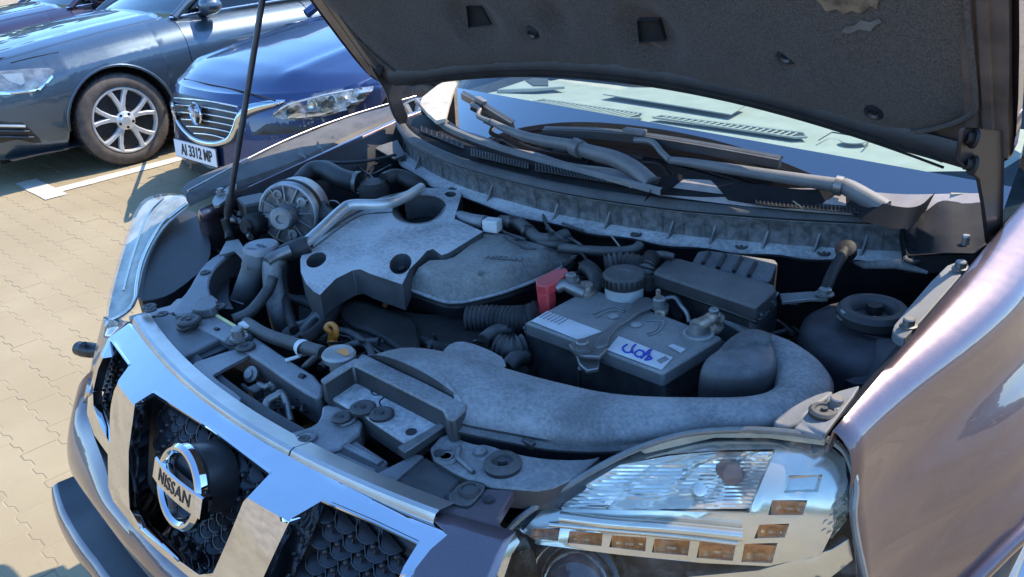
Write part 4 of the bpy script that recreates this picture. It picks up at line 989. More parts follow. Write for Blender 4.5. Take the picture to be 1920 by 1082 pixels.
# --- bay walls
mk('bay_floor', [(-.74, .30, .52), (.74, .30, .52), (.74, 1.2, .52), (-.74, 1.2, .52)], [(0, 1, 2, 3)], DARK, label='dark floor of the engine bay')
mk('undertray', [(-.72, .12, .26), (.72, .12, .26), (.72, 1.3, .26), (-.72, 1.3, .26)], [(0, 1, 2, 3)], WELL)
def cowly(x): return 1.015 + .50 * x * x
loft('firewall', [[(x, cowly(x) + .05, .99), (x, cowly(x) + .06, .8), (x, cowly(x) + .02, .52)] for x in np.linspace(-.76, .76, 20)], DARK, label='dark firewall')
for sd in (1, -1):
    loft('inner_fender_wall', [[(sd * .735, y, ez(y) - .035), (sd * .70, y, ez(y) - .09), (sd * .66, y, .80), (sd * .62, y, .52)] for y in np.arange(.68, 1.33, .08)], DARK2, sm=60, label='dark inner fender wall')
mk('radiator', [(-.5, .36, .52), (.5, .36, .52), (.5, .36, .86), (-.5, .36, .86)], [(0, 1, 2, 3)], DARK)
# --- far fender rail with teeth
def rail(a, b): return [U(*a), U(*b)]
T = [(338, 356, 1.005), (375, 330, 1.01), (520, 273, 1.03), (646, 223, 1.045), (734, 198, 1.055)]
Bm = [(350, 376, .992), (398, 356, .995), (545, 305, 1.008), (668, 247, 1.028), (742, 216, 1.045)]
rr = loft('inner_fender_rail', [[u, (u + v) / 2 + np.array([.012, 0, .003]), v, v + np.array([.01, 0, -.012])] for u, v in zip(catmull(L(*T), 5), catmull(L(*Bm), 5))], mat('rail_dark_dusty', (.035, .032, .03), .5, var=.5, vs=40, dust=.45, dcol=(.22, .2, .17)), sm=30, label='dusty rail along the far inner fender')
for a, b in ((561, 284), (594, 273), (622, 262)):
    p = U(a, b, 1.022); mk('rail_tooth', [p, p + np.array([.004, -.012, -.010]), p + np.array([.030, 0, -.014]), p + np.array([0, .004, .012])], [(0, 1, 2), (0, 2, 3), (0, 3, 1), (1, 3, 2)], COWLM, parent=rr, sm=0)
patch('rail_bracket', [(395, 372), (424, 352), (440, 338), (446, 346), (430, 368), (404, 390)], STEEL, z=.995, drop=.006, rnd=1, bev=.001); bolt(414, 360, 1.0, .008)
patch('rail_bracket', [(526, 300), (560, 290), (585, 288), (572, 300), (540, 308)], STEEL, z=1.0, drop=.006, rnd=1, bev=.001); bolt(558, 296, 1.003, .007)
tube('fender_edge_highlight', L((352, 358, 1.008), (520, 270, 1.034), (646, 220, 1.048), (780, 180, 1.06)), .0025, SATIN)  # pale strip standing in for the sunlit edge of the far fender
# --- engine cover
z1 = .952
def zc(a, b):
    # crowned cover: higher to the rear, rolled at the near rim
    ln = [(650, 530), (690, 470), (708, 425), (728, 395), (740, 380)]; xc_ = interp(b, [q[1] for q in ln[::-1]], [q[0] for q in ln[::-1]])
    return .945 + .022 * interp(b, [360, 560], [1, 0]) + .0045 * math.tanh((a - xc_) / 7)
CO = [(563, 487), (568, 470), (582, 457), (658, 400), (695, 390), (740, 386), (779, 357), (802, 352), (861, 357), (866, 363), (852, 410), (906, 434), (841, 474), (828, 478), (812, 466), (800, 470), (789, 483), (768, 504), (754, 533), (695, 513), (675, 504), (662, 506), (630, 522), (612, 540), (600, 553), (588, 546), (574, 532), (564, 510)]
def ell(cx, cy, a, b, n=24, rot=0): return [(cx + a * math.cos(t) * math.cos(rot) - b * math.sin(t) * math.sin(rot), cy + a * math.cos(t) * math.sin(rot) + b * math.sin(t) * math.cos(rot)) for t in np.linspace(0, 2 * math.pi, n, endpoint=False)]
H1 = ell(786, 392, 51, 26, 28, -.12); H2 = ell(593, 487, 20, 13, 18, -.45); H3 = ell(751, 494, 22, 18, 20, -.6); H4 = ell(845, 364, 11, 5.5, 14)
EC = patch('engine_cover', CO, DUSTY2, zf=zc, holes=[H1, H2, H3, H4], sp=14, drop=.052, taper=.0, bev=.014, seg=4, bang=50, sm=50, label='large dusty engine cover with oval holes')
def cup(name, cx, cy, a, b, rot, depth, shrink, shx, shy, m, m2=None):
    rows = []
    for k, s in ((0, 1.0), (.5, 1 - (1 - shrink) * .5), (1, shrink)):
        rows.append([U(q[0], q[1], zc(cx, cy) - .001 - depth * k) for q in [(cx + shx * k + (e[0] - cx) * s, cy + shy * k + (e[1] - cy) * s) for e in ell(cx, cy, a, b, 28, rot)]])
    o = loft(name, rows, m, closed=True, parent=EC, sm=60)
    mk(name + '_bottom', rows[-1], [tuple(range(28))], m2 or DARK2, parent=EC)
cup('oil_filler_recess', 786, 392, 51.5, 26.5, -.12, .05, .62, 2, 10, DUSTY); cup('cover_recess', 593, 487, 20, 13, -.45, .03, .9, 0, 6, BLK); cup('cover_recess', 751, 494, 22, 18, -.6, .03, .85, 0, 8, DUSTY); cup('cover_recess', 845, 364, 11, 5.5, 0, .01, .7, 0, 1, BLK)
lathe('oil_filler_neck', [(.030, 0), (.030, .008), (.024, .010), (.022, .002), (0, .002)], U(806, 400, .915), RUBC, n=22, parent=EC)
AO = [(911, 436), (922, 433), (1000, 455), (1070, 475), (1078, 481), (1074, 490), (1036, 512), (954, 546), (885, 564), (855, 568), (828, 565), (763, 542), (772, 524), (785, 502), (805, 488), (836, 487), (852, 482)]
rimln = [(1078, 481), (1036, 512), (954, 546), (885, 564), (855, 568), (828, 565), (763, 542)]
def dline(a, b):
    d = 1e9
    for (x0, y0), (x1, y1) in zip(rimln, rimln[1:]):
        t = max(0, min(1, ((a - x0) * (x1 - x0) + (b - y0) * (y1 - y0)) / ((x1 - x0) ** 2 + (y1 - y0) ** 2))); d = min(d, math.hypot(a - x0 - t * (x1 - x0), b - y0 - t * (y1 - y0)))
    return d
AIRM = mat('grey_dusty_cover', (.03, .03, .031), .5, var=.3, dust=1.0, dcol=(.34, .325, .29), ds=6, bump=.2, bs=300)
AB = patch('air_cleaner_cover', AO, AIRM, zf=lambda a, b: .915 + .036 * min(dline(a, b) / 44, 1), sp=9, drop=.012, bev=.003, sm=18, label='dusty right half of the engine cover with chamfered edge')
rp = catmull(L(*[(a, b, .914) for a, b in [(1074, 474)] + rimln]), 5)
tube('cover_seam', rp, .0045, DUSTY2, k=0, parent=AB)
loft('air_cleaner_body', [[p + np.array([0, 0, -.004]), p + np.array([-.004, .008, -.03]), p + np.array([-.02, .035, -.075])] for p in rp], BLK, parent=AB, sm=60)
text('cover_lettering', 'NISSAN', .022, U(945, 484, .9535), (.92, .38, 0), (-.38, .92, 0), DUSTY2, .0008, parent=AB)
# cover gap floor and engine mass under the covers
patch('engine_block', [(560, 560), (640, 560), (750, 590), (860, 580), (1080, 500), (1200, 560), (1000, 700), (880, 700), (700, 680), (560, 640)], DARK, z=.84, drop=.25, label='dark engine block below the covers')
patch('cylinder_head_side', [(600, 560), (672, 555), (750, 582), (900, 590), (960, 560), (1000, 640), (880, 660), (790, 640), (740, 610), (680, 600)], DARK, z=.875, drop=.1, rnd=1, bev=.01)
patch('heat_shield', [(622, 568), (660, 560), (748, 585), (782, 600), (790, 650), (770, 668), (745, 650), (700, 620), (650, 605)], DARK, z=.88, drop=.06, rnd=1, bev=.006, label='dark heat shield below the engine cover')
patch('exhaust_cover', [(610, 575), (640, 568), (720, 620), (770, 655), (760, 672), (720, 660), (650, 615)], DARK, z=.868, drop=.04, rnd=2, bev=.006)
patch('gearbox_top', [(700, 655), (760, 640), (850, 650), (830, 668), (740, 690), (680, 690)], DARK, z=.86, drop=.08, rnd=1, bev=.006)
for k in range(46):
    a, b = random.uniform(590, 1000), random.uniform(590, 700)
    if pip(a, b, [(590, 600), (640, 600), (700, 640), (800, 660), (980, 600), (1000, 700), (700, 690), (600, 680)]):
        if k % 2: box('engine_fitting', U(a, b, .85 + random.uniform(-.02, .02)), (random.uniform(.01, .03), random.uniform(.01, .03), random.uniform(.01, .03)), DARK, ex=(random.uniform(-1, 1), 1, .2), bev=.002)
        else: lathe('engine_fitting', [(.012, -.02), (.012, .0), (.008, .004), (.008, .012), (0, .012)], U(a, b, .85 + random.uniform(-.02, .02)), DARK if k % 4 else STEEL, (random.uniform(-.5, .5), random.uniform(-.8, 0), 1), n=12)
for pts in (((600, 690), (650, 650), (720, 640), (760, 655)), ((585, 640), (640, 620), (690, 650), (700, 690)), ((800, 650), (860, 620), (920, 640), (960, 610)), ((880, 590), (930, 620), (960, 670))):
    tube('wiring_loom', L(*[(a, b, .868) for a, b in pts]), .007, RUB)
# dipstick
dp = tube('dipstick', L((618, 642, .87), (621, 625, .89), (612, 616, .90), (618, 608, .905), (628, 612, .905), (630, 628, .89), (624, 640, .87)), .005, ORANGE, label='orange dipstick pull ring')
lathe('dipstick_grip', [(.008, -.03), (.009, 0), (.006, .006), (0, .007)], U(624, 642, .872), ORANGE, (0, -.2, 1), n=12, parent=dp)
# --- hoses at the front of the engine
tube('radiator_hose', L((516, 484, .945), (512, 500, .935), (514, 540, .90), (524, 590, .86), (540, 640, .80)), .021, DUSTY, n=16, label='thick grey vertical radiator hose')
lathe('hose_clamp', [(.023, -.007), (.0245, 0), (.023, .007)], U(515, 493, .94), STEEL, (.05, -.05, 1), n=20)
tube('coolant_pipe', L((500, 492, .95), (520, 480, .955), (545, 470, .96)), .012, STEEL, label='bare coolant pipe stub')
lathe('pipe_joint', [(.019, -.03), (.021, -.01), (.021, .02), (.017, .03)], U(556, 468, .955), RUBC, (.5, .6, .2), n=16)
tube('aluminium_pipe', L((566, 462, .96), (600, 432, .975), (640, 395, .99), (662, 384, .995), (720, 383, .995), (760, 370, .99), (790, 352, .985)), .0115, mat('bare_alu_pipe', (.62, .62, .60), .4, .7, var=.1, dust=.3), n=14, label='bare aluminium pipe along the engine cover')
tube('aluminium_pipe', L((600, 440, .955), (640, 410, .965), (690, 385, .97), (730, 372, .985), (770, 362, .98)), .007, STEEL, n=10)
tube('expansion_hose', L((455, 650, .90), (500, 672, .915), (560, 692, .925), (614, 702, .93), (650, 705, .93)) if False else L((462, 606, .915), (500, 628, .92), (560, 648, .925), (606, 662, .93)), .0115, RUB, n=12, label='thin black hose running to the radiator cap')
lathe('hose_clip', [(.013, -.006), (.0145, 0), (.013, .006)], U(567, 652, .925), WHITEP, (1, -.1, 0), n=16)
tube('hose_tie', L((567, 660, .915), (560, 668, .913), (535, 676, .912)), .003, WHITEP)
patch('hose_tag', [(446, 606), (462, 599), (474, 602), (470, 611), (458, 612)], WHITEP, z=.925, drop=.004)
tube('lower_hose', L((512, 520, .93), (500, 548, .91), (470, 585, .90), (438, 600, .895)), .011, RUB)
rc = lathe('radiator_cap', [(.017, -.035), (.017, -.008), (.025, -.008), (.026, .0), (.023, .004), (.009, .005), (0, .005)], U(635, 664, .94), mat('cap_silver', (.30, .30, .30), .4, .6, var=.3, dust=.6), n=28, sx=1.1, label='silver radiator cap with worn orange sticker')
patch('cap_sticker', [(628, 660), (642, 652), (652, 655), (656, 664), (648, 668), (640, 664)], ORANGE, z=.9455, parent=rc)
tube('overflow_hose', L((600, 664, .93), (590, 672, .92), (570, 690, .90)), .006, RUB)
# washer filler
wf = lathe('washer_filler_cap', [(.030, -.012), (.036, -.010), (.036, .0), (.033, .004), (0, .005)], U(489, 462, .965), mat('cap_blue_grey', (.22, .23, .25), .5, dust=.5), n=28, label='blue grey washer filler cap')
text('cap_symbol', '=O=', .016, U(489, 461, .971), (1, .1, 0), (-.1, 1, 0), DARK2, .0004, parent=wf)
tube('washer_filler_neck', L((486, 472, .955), (478, 500, .93), (462, 545, .88), (442, 590, .82)), [.027] * 7 + [.025] * 6 + [.024] * 6, GREYP if False else mat('filler_neck_plastic', (.07, .075, .08), .5, var=.2, dust=.5), n=18, label='long filler neck below the cap')
# throttle / pump drum
PC = U(540, 400, .965); PA = np.array([.55, -.80, .12])
pump = lathe('drum_pump', [(.066, -.075), (.07, -.07), (.07, .0), (.067, .004), (.064, .005)], PC, mat('pump_shell', (.42, .43, .44), .4, .5, dust=.5), PA, n=40, label='round cast aluminium pump with hub')
lathe('pump_face', [(.066, .003), (.060, .004), (.058, .001), (.030, .001), (0, .001)], PC, mat('pump_face_cast', (.13, .13, .135), .5, .5, var=.5, vs=60, dust=.4, bump=.6, bs=120), PA, n=40, parent=pump)
lathe('pump_hub', [(.026, .0), (.026, .032), (.022, .036), (.010, .036), (.009, .03), (0, .03)], PC + np.array([.008, -.008, -.002]), ALU, PA, n=24, parent=pump)
u_, v_, a_ = axes(PA)
for t in (.6, 1.9, 3.4, 4.9): lathe('pump_boss', [(.011, .003), (.011, .009), (.006, .010), (.006, .006), (0, .006)], PC + (u_ * math.cos(t) + v_ * math.sin(t)) * .047, ALU, PA, n=14, parent=pump)
for t in np.linspace(0, 2 * math.pi, 12, endpoint=False): box('pump_rib', PC + (u_ * math.cos(t) + v_ * math.sin(t)) * .046 + a_ * .004, (.036, .004, .008), ALU, ex=u_ * math.cos(t) + v_ * math.sin(t), ey=np.cross(a_, u_ * math.cos(t) + v_ * math.sin(t)), bev=.001, parent=pump)
lathe('pump_band', [(.0712, -.03), (.0722, -.026), (.0722, -.018), (.0712, -.014)], PC, DARK, PA, n=40, parent=pump)
box('pump_controller', U(478, 392, .965), (.075, .06, .05), BLK, ex=(1, -.3, 0), bev=.005, label='small black controller box')
lathe('pump_motor', [(.026, -.04), (.028, -.03), (.028, .02), (.024, .03), (.018, .034), (.016, .042), (0, .043)], U(484, 418, .945), DARK, (.3, -.8, .1), n=22, label='small dark pump motor')
tube('steel_fitting', L((428, 412, .94), (446, 414, .945), (460, 424, .94), (470, 446, .93)), .007, STEEL); bolt(452, 402, .95, .007)
tube('vacuum_hose', L((562, 345, .98), (585, 322, .995), (610, 320, .998), (640, 335, .99), (668, 343, .985)), .024, RUBC, n=16, label='fat black hose arching behind the pump')
lathe('hose_clamp', [(.026, -.006), (.0265, 0), (.026, .006)], U(671, 342, .985), STEEL, (1, .4, -.1), n=18)
lathe('canister', [(.036, -.07), (.036, -.005), (.032, .0), (.030, .006), (0, .007)], U(700, 345, .985), DARK, n=24, label='dark filter canister')
lathe('canister_ring', [(.038, -.006), (.040, 0), (.038, .004)], U(700, 350, .975), RUBC, n=24)
tube('vacuum_hose', L((720, 340, .985), (745, 332, .985), (780, 345, .97), (800, 360, .94)), .020, RUBC, n=14)
tube('black_hose', L((595, 385, .965), (612, 402, .955), (630, 415, .95)), .02, RUBC); lathe('hose_clamp', [(.017, -.008), (.018, 0), (.017, .008)], U(625, 390, .965), STEEL, (.6, -.6, .2), n=16)
tube('thin_cable', L((585, 300, 1.0), (640, 305, 1.0), (700, 300, 1.0), (742, 290, 1.0)), .004, RUBC)
tube('pump_stay', L((598, 372, .97), (592, 380, .965), (585, 392, .96)), .006, STEEL)
for pts in (((512, 510), (520, 540), (545, 560), (575, 562)), ((535, 500), (532, 530), (540, 580), (552, 620)), ((548, 560), (580, 570), (600, 590), (560, 640)), ((640, 560), (615, 600), (590, 625), (565, 640)), ((600, 570), (580, 600), (548, 612))):
    tube('engine_hose', L(*[(a, b, .885) for a, b in pts]), random.choice((.006, .009, .012)), RUB if len(pts) % 2 else DARK)
tube('heater_hose', L((625, 570, .885), (600, 600, .88), (575, 625, .87), (555, 640, .86)), .017, RUB, n=14)
lathe('ball_joint', [(.0, -.028), (.02, -.02), (.028, 0), (.02, .02), (0, .028)], U(556, 632, .86), RUB, (1, .6, .3), n=18)
lathe('oil_filter', [(.05, -.06), (.052, -.01), (.045, .0), (.02, .006), (0, .006)], U(640, 620, .85), DARK, (.1, -.3, 1), n=26)
# firewall side clutter
tube('injector_rail', L((862, 408, .955), (885, 414, .96), (912, 418, .965)), .015, ALU, n=14, label='grey pipe with connector behind the cover')
box('white_connector', U(923, 422, .968), (.034, .026, .026), WHITEP, ex=(1, .3, 0), bev=.003, label='white wiring connector')
tube('wiring_loom', L((938, 415, .968), (970, 418, .97), (990, 432, .965), (1010, 448, .955), (1040, 448, .955), (1062, 440, .955)), .013, RUB, n=12, label='taped wiring loom along the firewall')
tube('wiring_loom', L((1000, 440, .96), (1015, 455, .95), (1045, 460, .945), (1070, 450, .945)), .010, RUB)
tube('brake_pipe', L((1050, 465, .95), (1100, 470, .953), (1160, 472, .955), (1190, 468, .957), (1200, 460, .96)), .010, RUB, n=12, label='bent black pipe along the firewall')
tube('thin_cable', L((1145, 440, .98), (1165, 466, .96)), .002, STEEL, k=2)
tube('corrugated_hose', L((1135, 500, .955), (1170, 496, .957), (1210, 505, .955)), .02, RUB, corr=.009, n=14)
tube('corrugated_hose', L((880, 600, .885), (915, 598, .89), (950, 600, .892), (990, 598, .90), (1010, 590, .91)), .0225, RUB, corr=.0085, n=18, label='corrugated black hose beside the battery')
tube('corrugated_hose', L((935, 650, .88), (960, 655, .88), (985, 650, .88)), .02, RUB, corr=.009, n=16)
tube('black_hose', L((905, 640, .885), (930, 622, .885), (960, 618, .88)), .013, RUB); tube('black_hose', L((950, 690, .87), (968, 672, .875), (985, 668, .87)), .014, RUB)
tube('black_hose', L((1095, 500, .95), (1112, 512, .945), (1120, 530, .94), (1112, 545, .93)), .016, RUBC)
# --- battery
zt = .933
B0, B1, B2, B3 = (985, 604), (1243, 700), (1354, 632), (1106, 539)
BT = mat('battery_case', (.035, .035, .037), .55, var=.4, vs=30, dust=.8, dcol=(.2, .19, .175), ds=30, bump=.5, bs=200)
BTT = mat('battery_top', (.10, .10, .10), .5, var=.2, dust=1.1, dcol=(.40, .39, .36), ds=8, bump=.2, bs=200)
def inset(poly, k):
    cx = sum(p[0] for p in poly) / 4; cy = sum(p[1] for p in poly) / 4
    return [(cx + (p[0] - cx) * k, cy + (p[1] - cy) * k) for p in poly]
BAT = patch('battery', [(982, 606), (1245, 706), (1357, 636), (1104, 540)], BT, z=zt - .014, drop=.17, bev=.004, label='dusty car battery with white labels and steel strap')
patch('battery_lid', [B0, B1, B2, B3], BTT, z=zt, drop=.022, bev=.004, parent=BAT)
patch('battery_ledge', [(979, 612), (1246, 716), (1361, 640), (1104, 541)], BT, z=zt - .026, drop=.006, bev=.002, parent=BAT)
patch('battery_label', [(996, 602), (1026, 583), (1146, 628), (1086, 638)], LABELW, z=zt + .0012, parent=BAT, label='worn pale warning label')
lb = patch('battery_label', [(1138, 656), (1160, 630), (1262, 670), (1240, 694)], LABELW, z=zt + .0012, parent=BAT, label='white label with blue handwriting')
patch('label_box', [(1252, 648), (1262, 645), (1286, 654), (1276, 662)], mat('label_grey', (.5, .5, .5), .5), z=zt + .0014, parent=BAT)
for st in (((1176, 646), (1168, 652), (1172, 660), (1182, 660), (1186, 652), (1192, 646), (1186, 652), (1186, 662)), ((1196, 657), (1190, 663), (1196, 669), (1206, 667), (1206, 659), (1198, 656)), ((1202, 672), (1210, 664), (1219, 656), (1216, 668), (1210, 675), (1222, 672), (1214, 664), (1222, 655))):
    tube('handwriting', L(*[(a, b, zt + .0018) for a, b in st]), .0016, BLUEINK, n=6, parent=BAT)
for pts in (((1112, 590), (1128, 582), (1150, 576), (1172, 582)), ((1214, 602), (1244, 603), (1236, 620), (1216, 630)), ((1118, 596), (1134, 586), (1156, 582), (1170, 586)), ((1234, 606), (1230, 618), (1214, 626))):
    tube('lid_moulding', L(*[(a, b, zt + .0008) for a, b in pts]), .0018, BTT, n=6, parent=BAT)
lathe('battery_terminal', [(.019, 0), (.019, .004), (.015, .006), (.013, .022), (0, .022)], U(1309, 628, zt), STEEL, n=22, parent=BAT)
lathe('terminal_base', [(.025, 0), (.024, .004), (.019, .005)], U(1309, 629, zt), BTT, n=22, parent=BAT)
tube('terminal_clamp', L((1308, 610, zt + .02), (1325, 602, zt + .022), (1340, 594, zt + .02), (1350, 600, zt + .012)), .010, COPPER, parent=BAT); tube('terminal_clamp', L((1330, 605, zt + .012), (1340, 618, zt + .004), (1348, 612, zt)), .008, COPPER, parent=BAT)
bolt(1338, 593, zt + .022, .008, .012, parent=BAT)
rb = patch('terminal_cover', [(1004, 522), (1041, 503), (1062, 502), (1066, 510), (1044, 527), (1026, 536), (1006, 534)], RED, z=zt + .030, drop=.018, bev=.003, parent=BAT, label='red positive terminal cover')
patch('terminal_cover', [(1006, 538), (1028, 530), (1042, 540), (1028, 552), (1008, 550)], RED, z=zt + .014, drop=.040, bev=.003, parent=BAT)
tube('positive_clamp', L((1042, 540, zt + .014), (1058, 534, zt + .018), (1072, 540, zt + .014), (1095, 550, zt + .006)), .011, STEEL, parent=BAT)
lathe('battery_terminal', [(.022, 0), (.022, .004), (.018, .008), (.016, .016), (.010, .018), (0, .018)], U(1095, 549, zt), COPPER, n=20, parent=BAT); bolt(1071, 528, zt + .022, .010, .014, parent=BAT)
patch('battery_strap', [(1112, 652), (1122, 632), (1136, 618), (1150, 605), (1178, 590), (1184, 570), (1206, 553), (1236, 566), (1228, 574), (1196, 586), (1182, 598), (1160, 610), (1142, 630), (1138, 648)], STEEL, zf=lambda a, b: zt + .010, drop=.004, rnd=1, bev=.001, parent=BAT, label='bent steel hold down strap')
patch('strap_foot', [(1066, 645), (1090, 634), (1136, 618), (1138, 655), (1124, 668), (1094, 666), (1078, 660)], STEEL, z=zt + .007, drop=.006, bev=.002, parent=BAT)
patch('strap_foot', [(1078, 660), (1126, 666), (1122, 690), (1100, 694), (1086, 682)], STEEL, z=zt - .010, drop=.006, bev=.002, parent=BAT); bolt(1092, 656, zt + .008, .010, .014, parent=BAT)
tube('strap_rod', L((1088, 690, zt - .02), (1088, 740, zt - .12)), .004, STEEL, k=2, parent=BAT)
bolt(1236, 576, zt + .006, .011, .016, parent=BAT); patch('strap_end', [(1226, 580), (1240, 570), (1254, 578), (1246, 586)], COPPER, z=zt + .008, drop=.008, bev=.002, parent=BAT); tube('strap_bolt', L((1236, 578, zt), (1234, 545, zt + .04)), .004, COPPER, k=2, parent=BAT)
# brake fluid reservoir
rs = lathe('brake_fluid_reservoir', [(.031, -.07), (.033, -.02), (.030, -.012), (0, -.012)], U(1170, 520, .965), mat('reservoir_plastic', (.35, .38, .38), .5, dust=.5), n=26, label='brake fluid reservoir with black cap')
lathe('reservoir_cap', [(.033, -.014), (.036, -.012), (.036, .006), (.033, .010), (.010, .011), (.008, .008), (0, .008)], U(1170, 520, .965), BLK, n=30, parent=rs)
for t in np.linspace(0, 2 * math.pi, 24, endpoint=False): box('cap_ridge', U(1170, 520, .965) + np.array([.0365 * math.cos(t), .0365 * math.sin(t), -.003]), (.004, .003, .015), BLK, ex=(math.cos(t), math.sin(t), 0), bev=0, parent=rs)
# fuse box
zf_ = .975
FB = patch('fuse_box', [(1228, 528), (1260, 500), (1456, 552), (1458, 566), (1424, 600), (1410, 600)], BLK, z=zf_ - .028, drop=.12, bev=.005, label='black fuse box with ribbed dusty lid')
patch('fuse_box_lid', [(1224, 510), (1254, 483), (1276, 484), (1452, 533), (1456, 542), (1421, 575), (1414, 574)], mat('fuse_lid_plastic', (.022, .022, .024), .5, dust=.55, dcol=(.26, .25, .23), ds=9, bump=.3, bs=240), z=zf_, drop=.022, bev=.005, seg=3, parent=FB)
tube('lid_rim', L((1224, 520, zf_ - .018), (1414, 586, zf_ - .018), (1424, 586, zf_ - .018), (1458, 550, zf_ - .018)), .003, DUSTY, k=4, parent=FB)
tube('lid_rim', L((1228, 534, zf_ - .03), (1330, 570, zf_ - .03), (1420, 604, zf_ - .03)), .004, BLK, k=4, parent=FB)
patch('fuse_box_skirt', [(1290, 560), (1300, 548), (1425, 606), (1418, 622), (1400, 624)], DUSTY, z=.93, drop=.05, bev=.006, parent=FB)
box('lid_latch', U(1440, 580, .945), (.010, .018, .03), BLK, ex=(.6, -.6, 0), bev=.002, parent=FB)
rbx = patch('ribbed_cover', [(1297, 492), (1310, 470), (1330, 468), (1452, 485), (1458, 492), (1444, 526), (1430, 524)], DUSTY, z=.965, drop=.06, bev=.005, label='ribbed grey cover behind the fuse box')
for a0, b0, a1, b1 in ((1330, 474, 1318, 494), (1360, 478, 1346, 502), (1390, 484, 1376, 509), (1417, 493, 1404, 517)): tube('cover_rib', L((a0, b0, .9665), (a1, b1, .9665)), .0035, BLK, k=2, parent=rbx)
tube('fuse_box_conduit', L((1216, 535, .93), (1214, 505, .965), (1226, 476, .985)), .0135, RUB, corr=.005, n=14, label='grey conduit standing beside the fuse box')
tube('wiring_loom', L((1226, 478, .985), (1245, 478, .985), (1262, 482, .98)), .007, RUB)
tube('wire_loop', L((1238, 562, .94), (1264, 558, .945), (1276, 572, .94), (1288, 588, .93), (1292, 605, .92)), .004, STEEL); patch('strap_bracket', [(1246, 560), (1262, 556), (1278, 575), (1280, 596), (1262, 592)], DARK2, z=.92, drop=.03)
# --- strut tower
st = lathe('strut_tower', [(.115, -.20), (.110, -.05), (.104, -.026), (.092, -.016), (.06, -.010), (.0, -.008)], U(1640, 596, .945), mat('dusty_violet_panel', (.014, .012, .017), .5, dust=.4, dcol=(.2, .185, .19), ds=14, bump=.2), n=44, label='dusty strut tower with round mount')
lathe('strut_mount_ring', [(.052, -.016), (.052, -.004), (.046, .003), (.036, .004), (.030, -.002), (.026, -.014), (0, -.016)], U(1638, 578, .966), RUBC, n=36, parent=st)
lathe('strut_centre_nut', [(.012, -.01), (.012, .008), (0, .008)], U(1640, 580, .957), DARK, n=6, parent=st)
for q in ((1585, 596), (1700, 604), (1640, 612)): bolt(q[0], q[1], .955, .009, .012, parent=st)
patch('strut_apron', [(1530, 640, .90), (1580, 620, .93), (1700, 640, .95), (1740, 640, .97), (1690, 720, .95), (1600, 720, .90), (1560, 700, .88)], mat('dusty_violet_apron', (.02, .017, .025), .5, dust=.35, dcol=(.2, .19, .2), ds=8), sp=24, drop=.15, bev=.006, label='inner apron below the strut tower')
patch('stay_bracket', [(1462, 550, .955), (1520, 546, .96), (1556, 548, .962), (1552, 560, .96), (1520, 560, .958), (1466, 566, .95)], STEEL, drop=.005, bev=.001); bolt(1546, 552, .963, .010)
tube('strut_stay', L((1546, 548, .965), (1562, 510, .985), (1586, 468, 1.0)), .009, DARK, n=12, label='short stay rod from strut tower to cowl')
lathe('stay_boss', [(.016, -.012), (.017, .004), (.010, .008), (0, .009)], U(1586, 468, 1.0), DARK, (0, -.6, .8), n=16)
# small pale screw clip near the hinge
bolt(1808, 466, 1.03, .006, .02)
# --- cowl
CT = [(745, 232), (762, 256), (800, 282), (870, 311), (1000, 346), (1100, 366), (1200, 381), (1300, 393), (1400, 401), (1500, 408), (1600, 413), (1755, 419)]
def cz(a): return interp(a, [745, 870, 1200, 1750], [1.035, 1.028, 1.022, 1.024])
top = catmull(L(*[(a, b, cz(a)) for a, b in CT]), 5)
CW = loft('cowl_wall', [[p + np.array([0, .004, .0]), p + np.array([0, -.004, -.006]), p + np.array([0, -.001, -.012]), p + np.array([0, .006, -.030]), p + np.array([0, .004, -.056])] for p in top], COWLM, sm=50, label='streaked dusty cowl wall across the back of the bay')
loft('cowl_ledge', [[p + np.array([0, .004, -.054]), p + np.array([0, -.020 + .004 * math.sin(i * .9), -.060]), p + np.array([0, -.028 + .006 * math.sin(i * .9), -.064]), p + np.array([0, -.026 + .006 * math.sin(i * .9), -.069])] for i, p in enumerate(top)], DUSTY2, parent=CW, sm=30)
loft('cowl_lower_wall', [[p + np.array([0, .01, -.06]), p + np.array([0, .03, -.16])] for p in top], DARK2, parent=CW)
loft('weather_strip', [[p + np.array([0, .024, .0]), p + np.array([0, .018, .010]), p + np.array([0, .006, .012]), p + np.array([0, -.006, .007]), p + np.array([0, -.009, .0]), p + np.array([0, -.004, -.005])] for p in top], RUB, sm=60, label='rubber weather strip along the cowl')
n_ = len(top)
for i in (3, 8, 17, 22, 27, 33, 37, 42, 47, 51):
    p = top[i] + np.array([0, .004, -.054]); t = top[min(i + 1, n_ - 1)] - top[i - 1]; t = t / np.linalg.norm(t) * .0018
    q = [p + np.array([0, 0, .026]), p + np.array([0, -.020, -.005]), p + np.array([0, .006, -.002])]
    mk('cowl_gusset', [c - t for c in q] + [c + t for c in q], [(0, 1, 2), (5, 4, 3), (0, 3, 4, 1), (1, 4, 5, 2), (2, 5, 3, 0)], COWLM, parent=CW, sm=0)
for i in (5, 14, 30, 40, 48): fit(CLIP, top[i] + np.array([0, -.012, -.060]), .008, .006, CW)
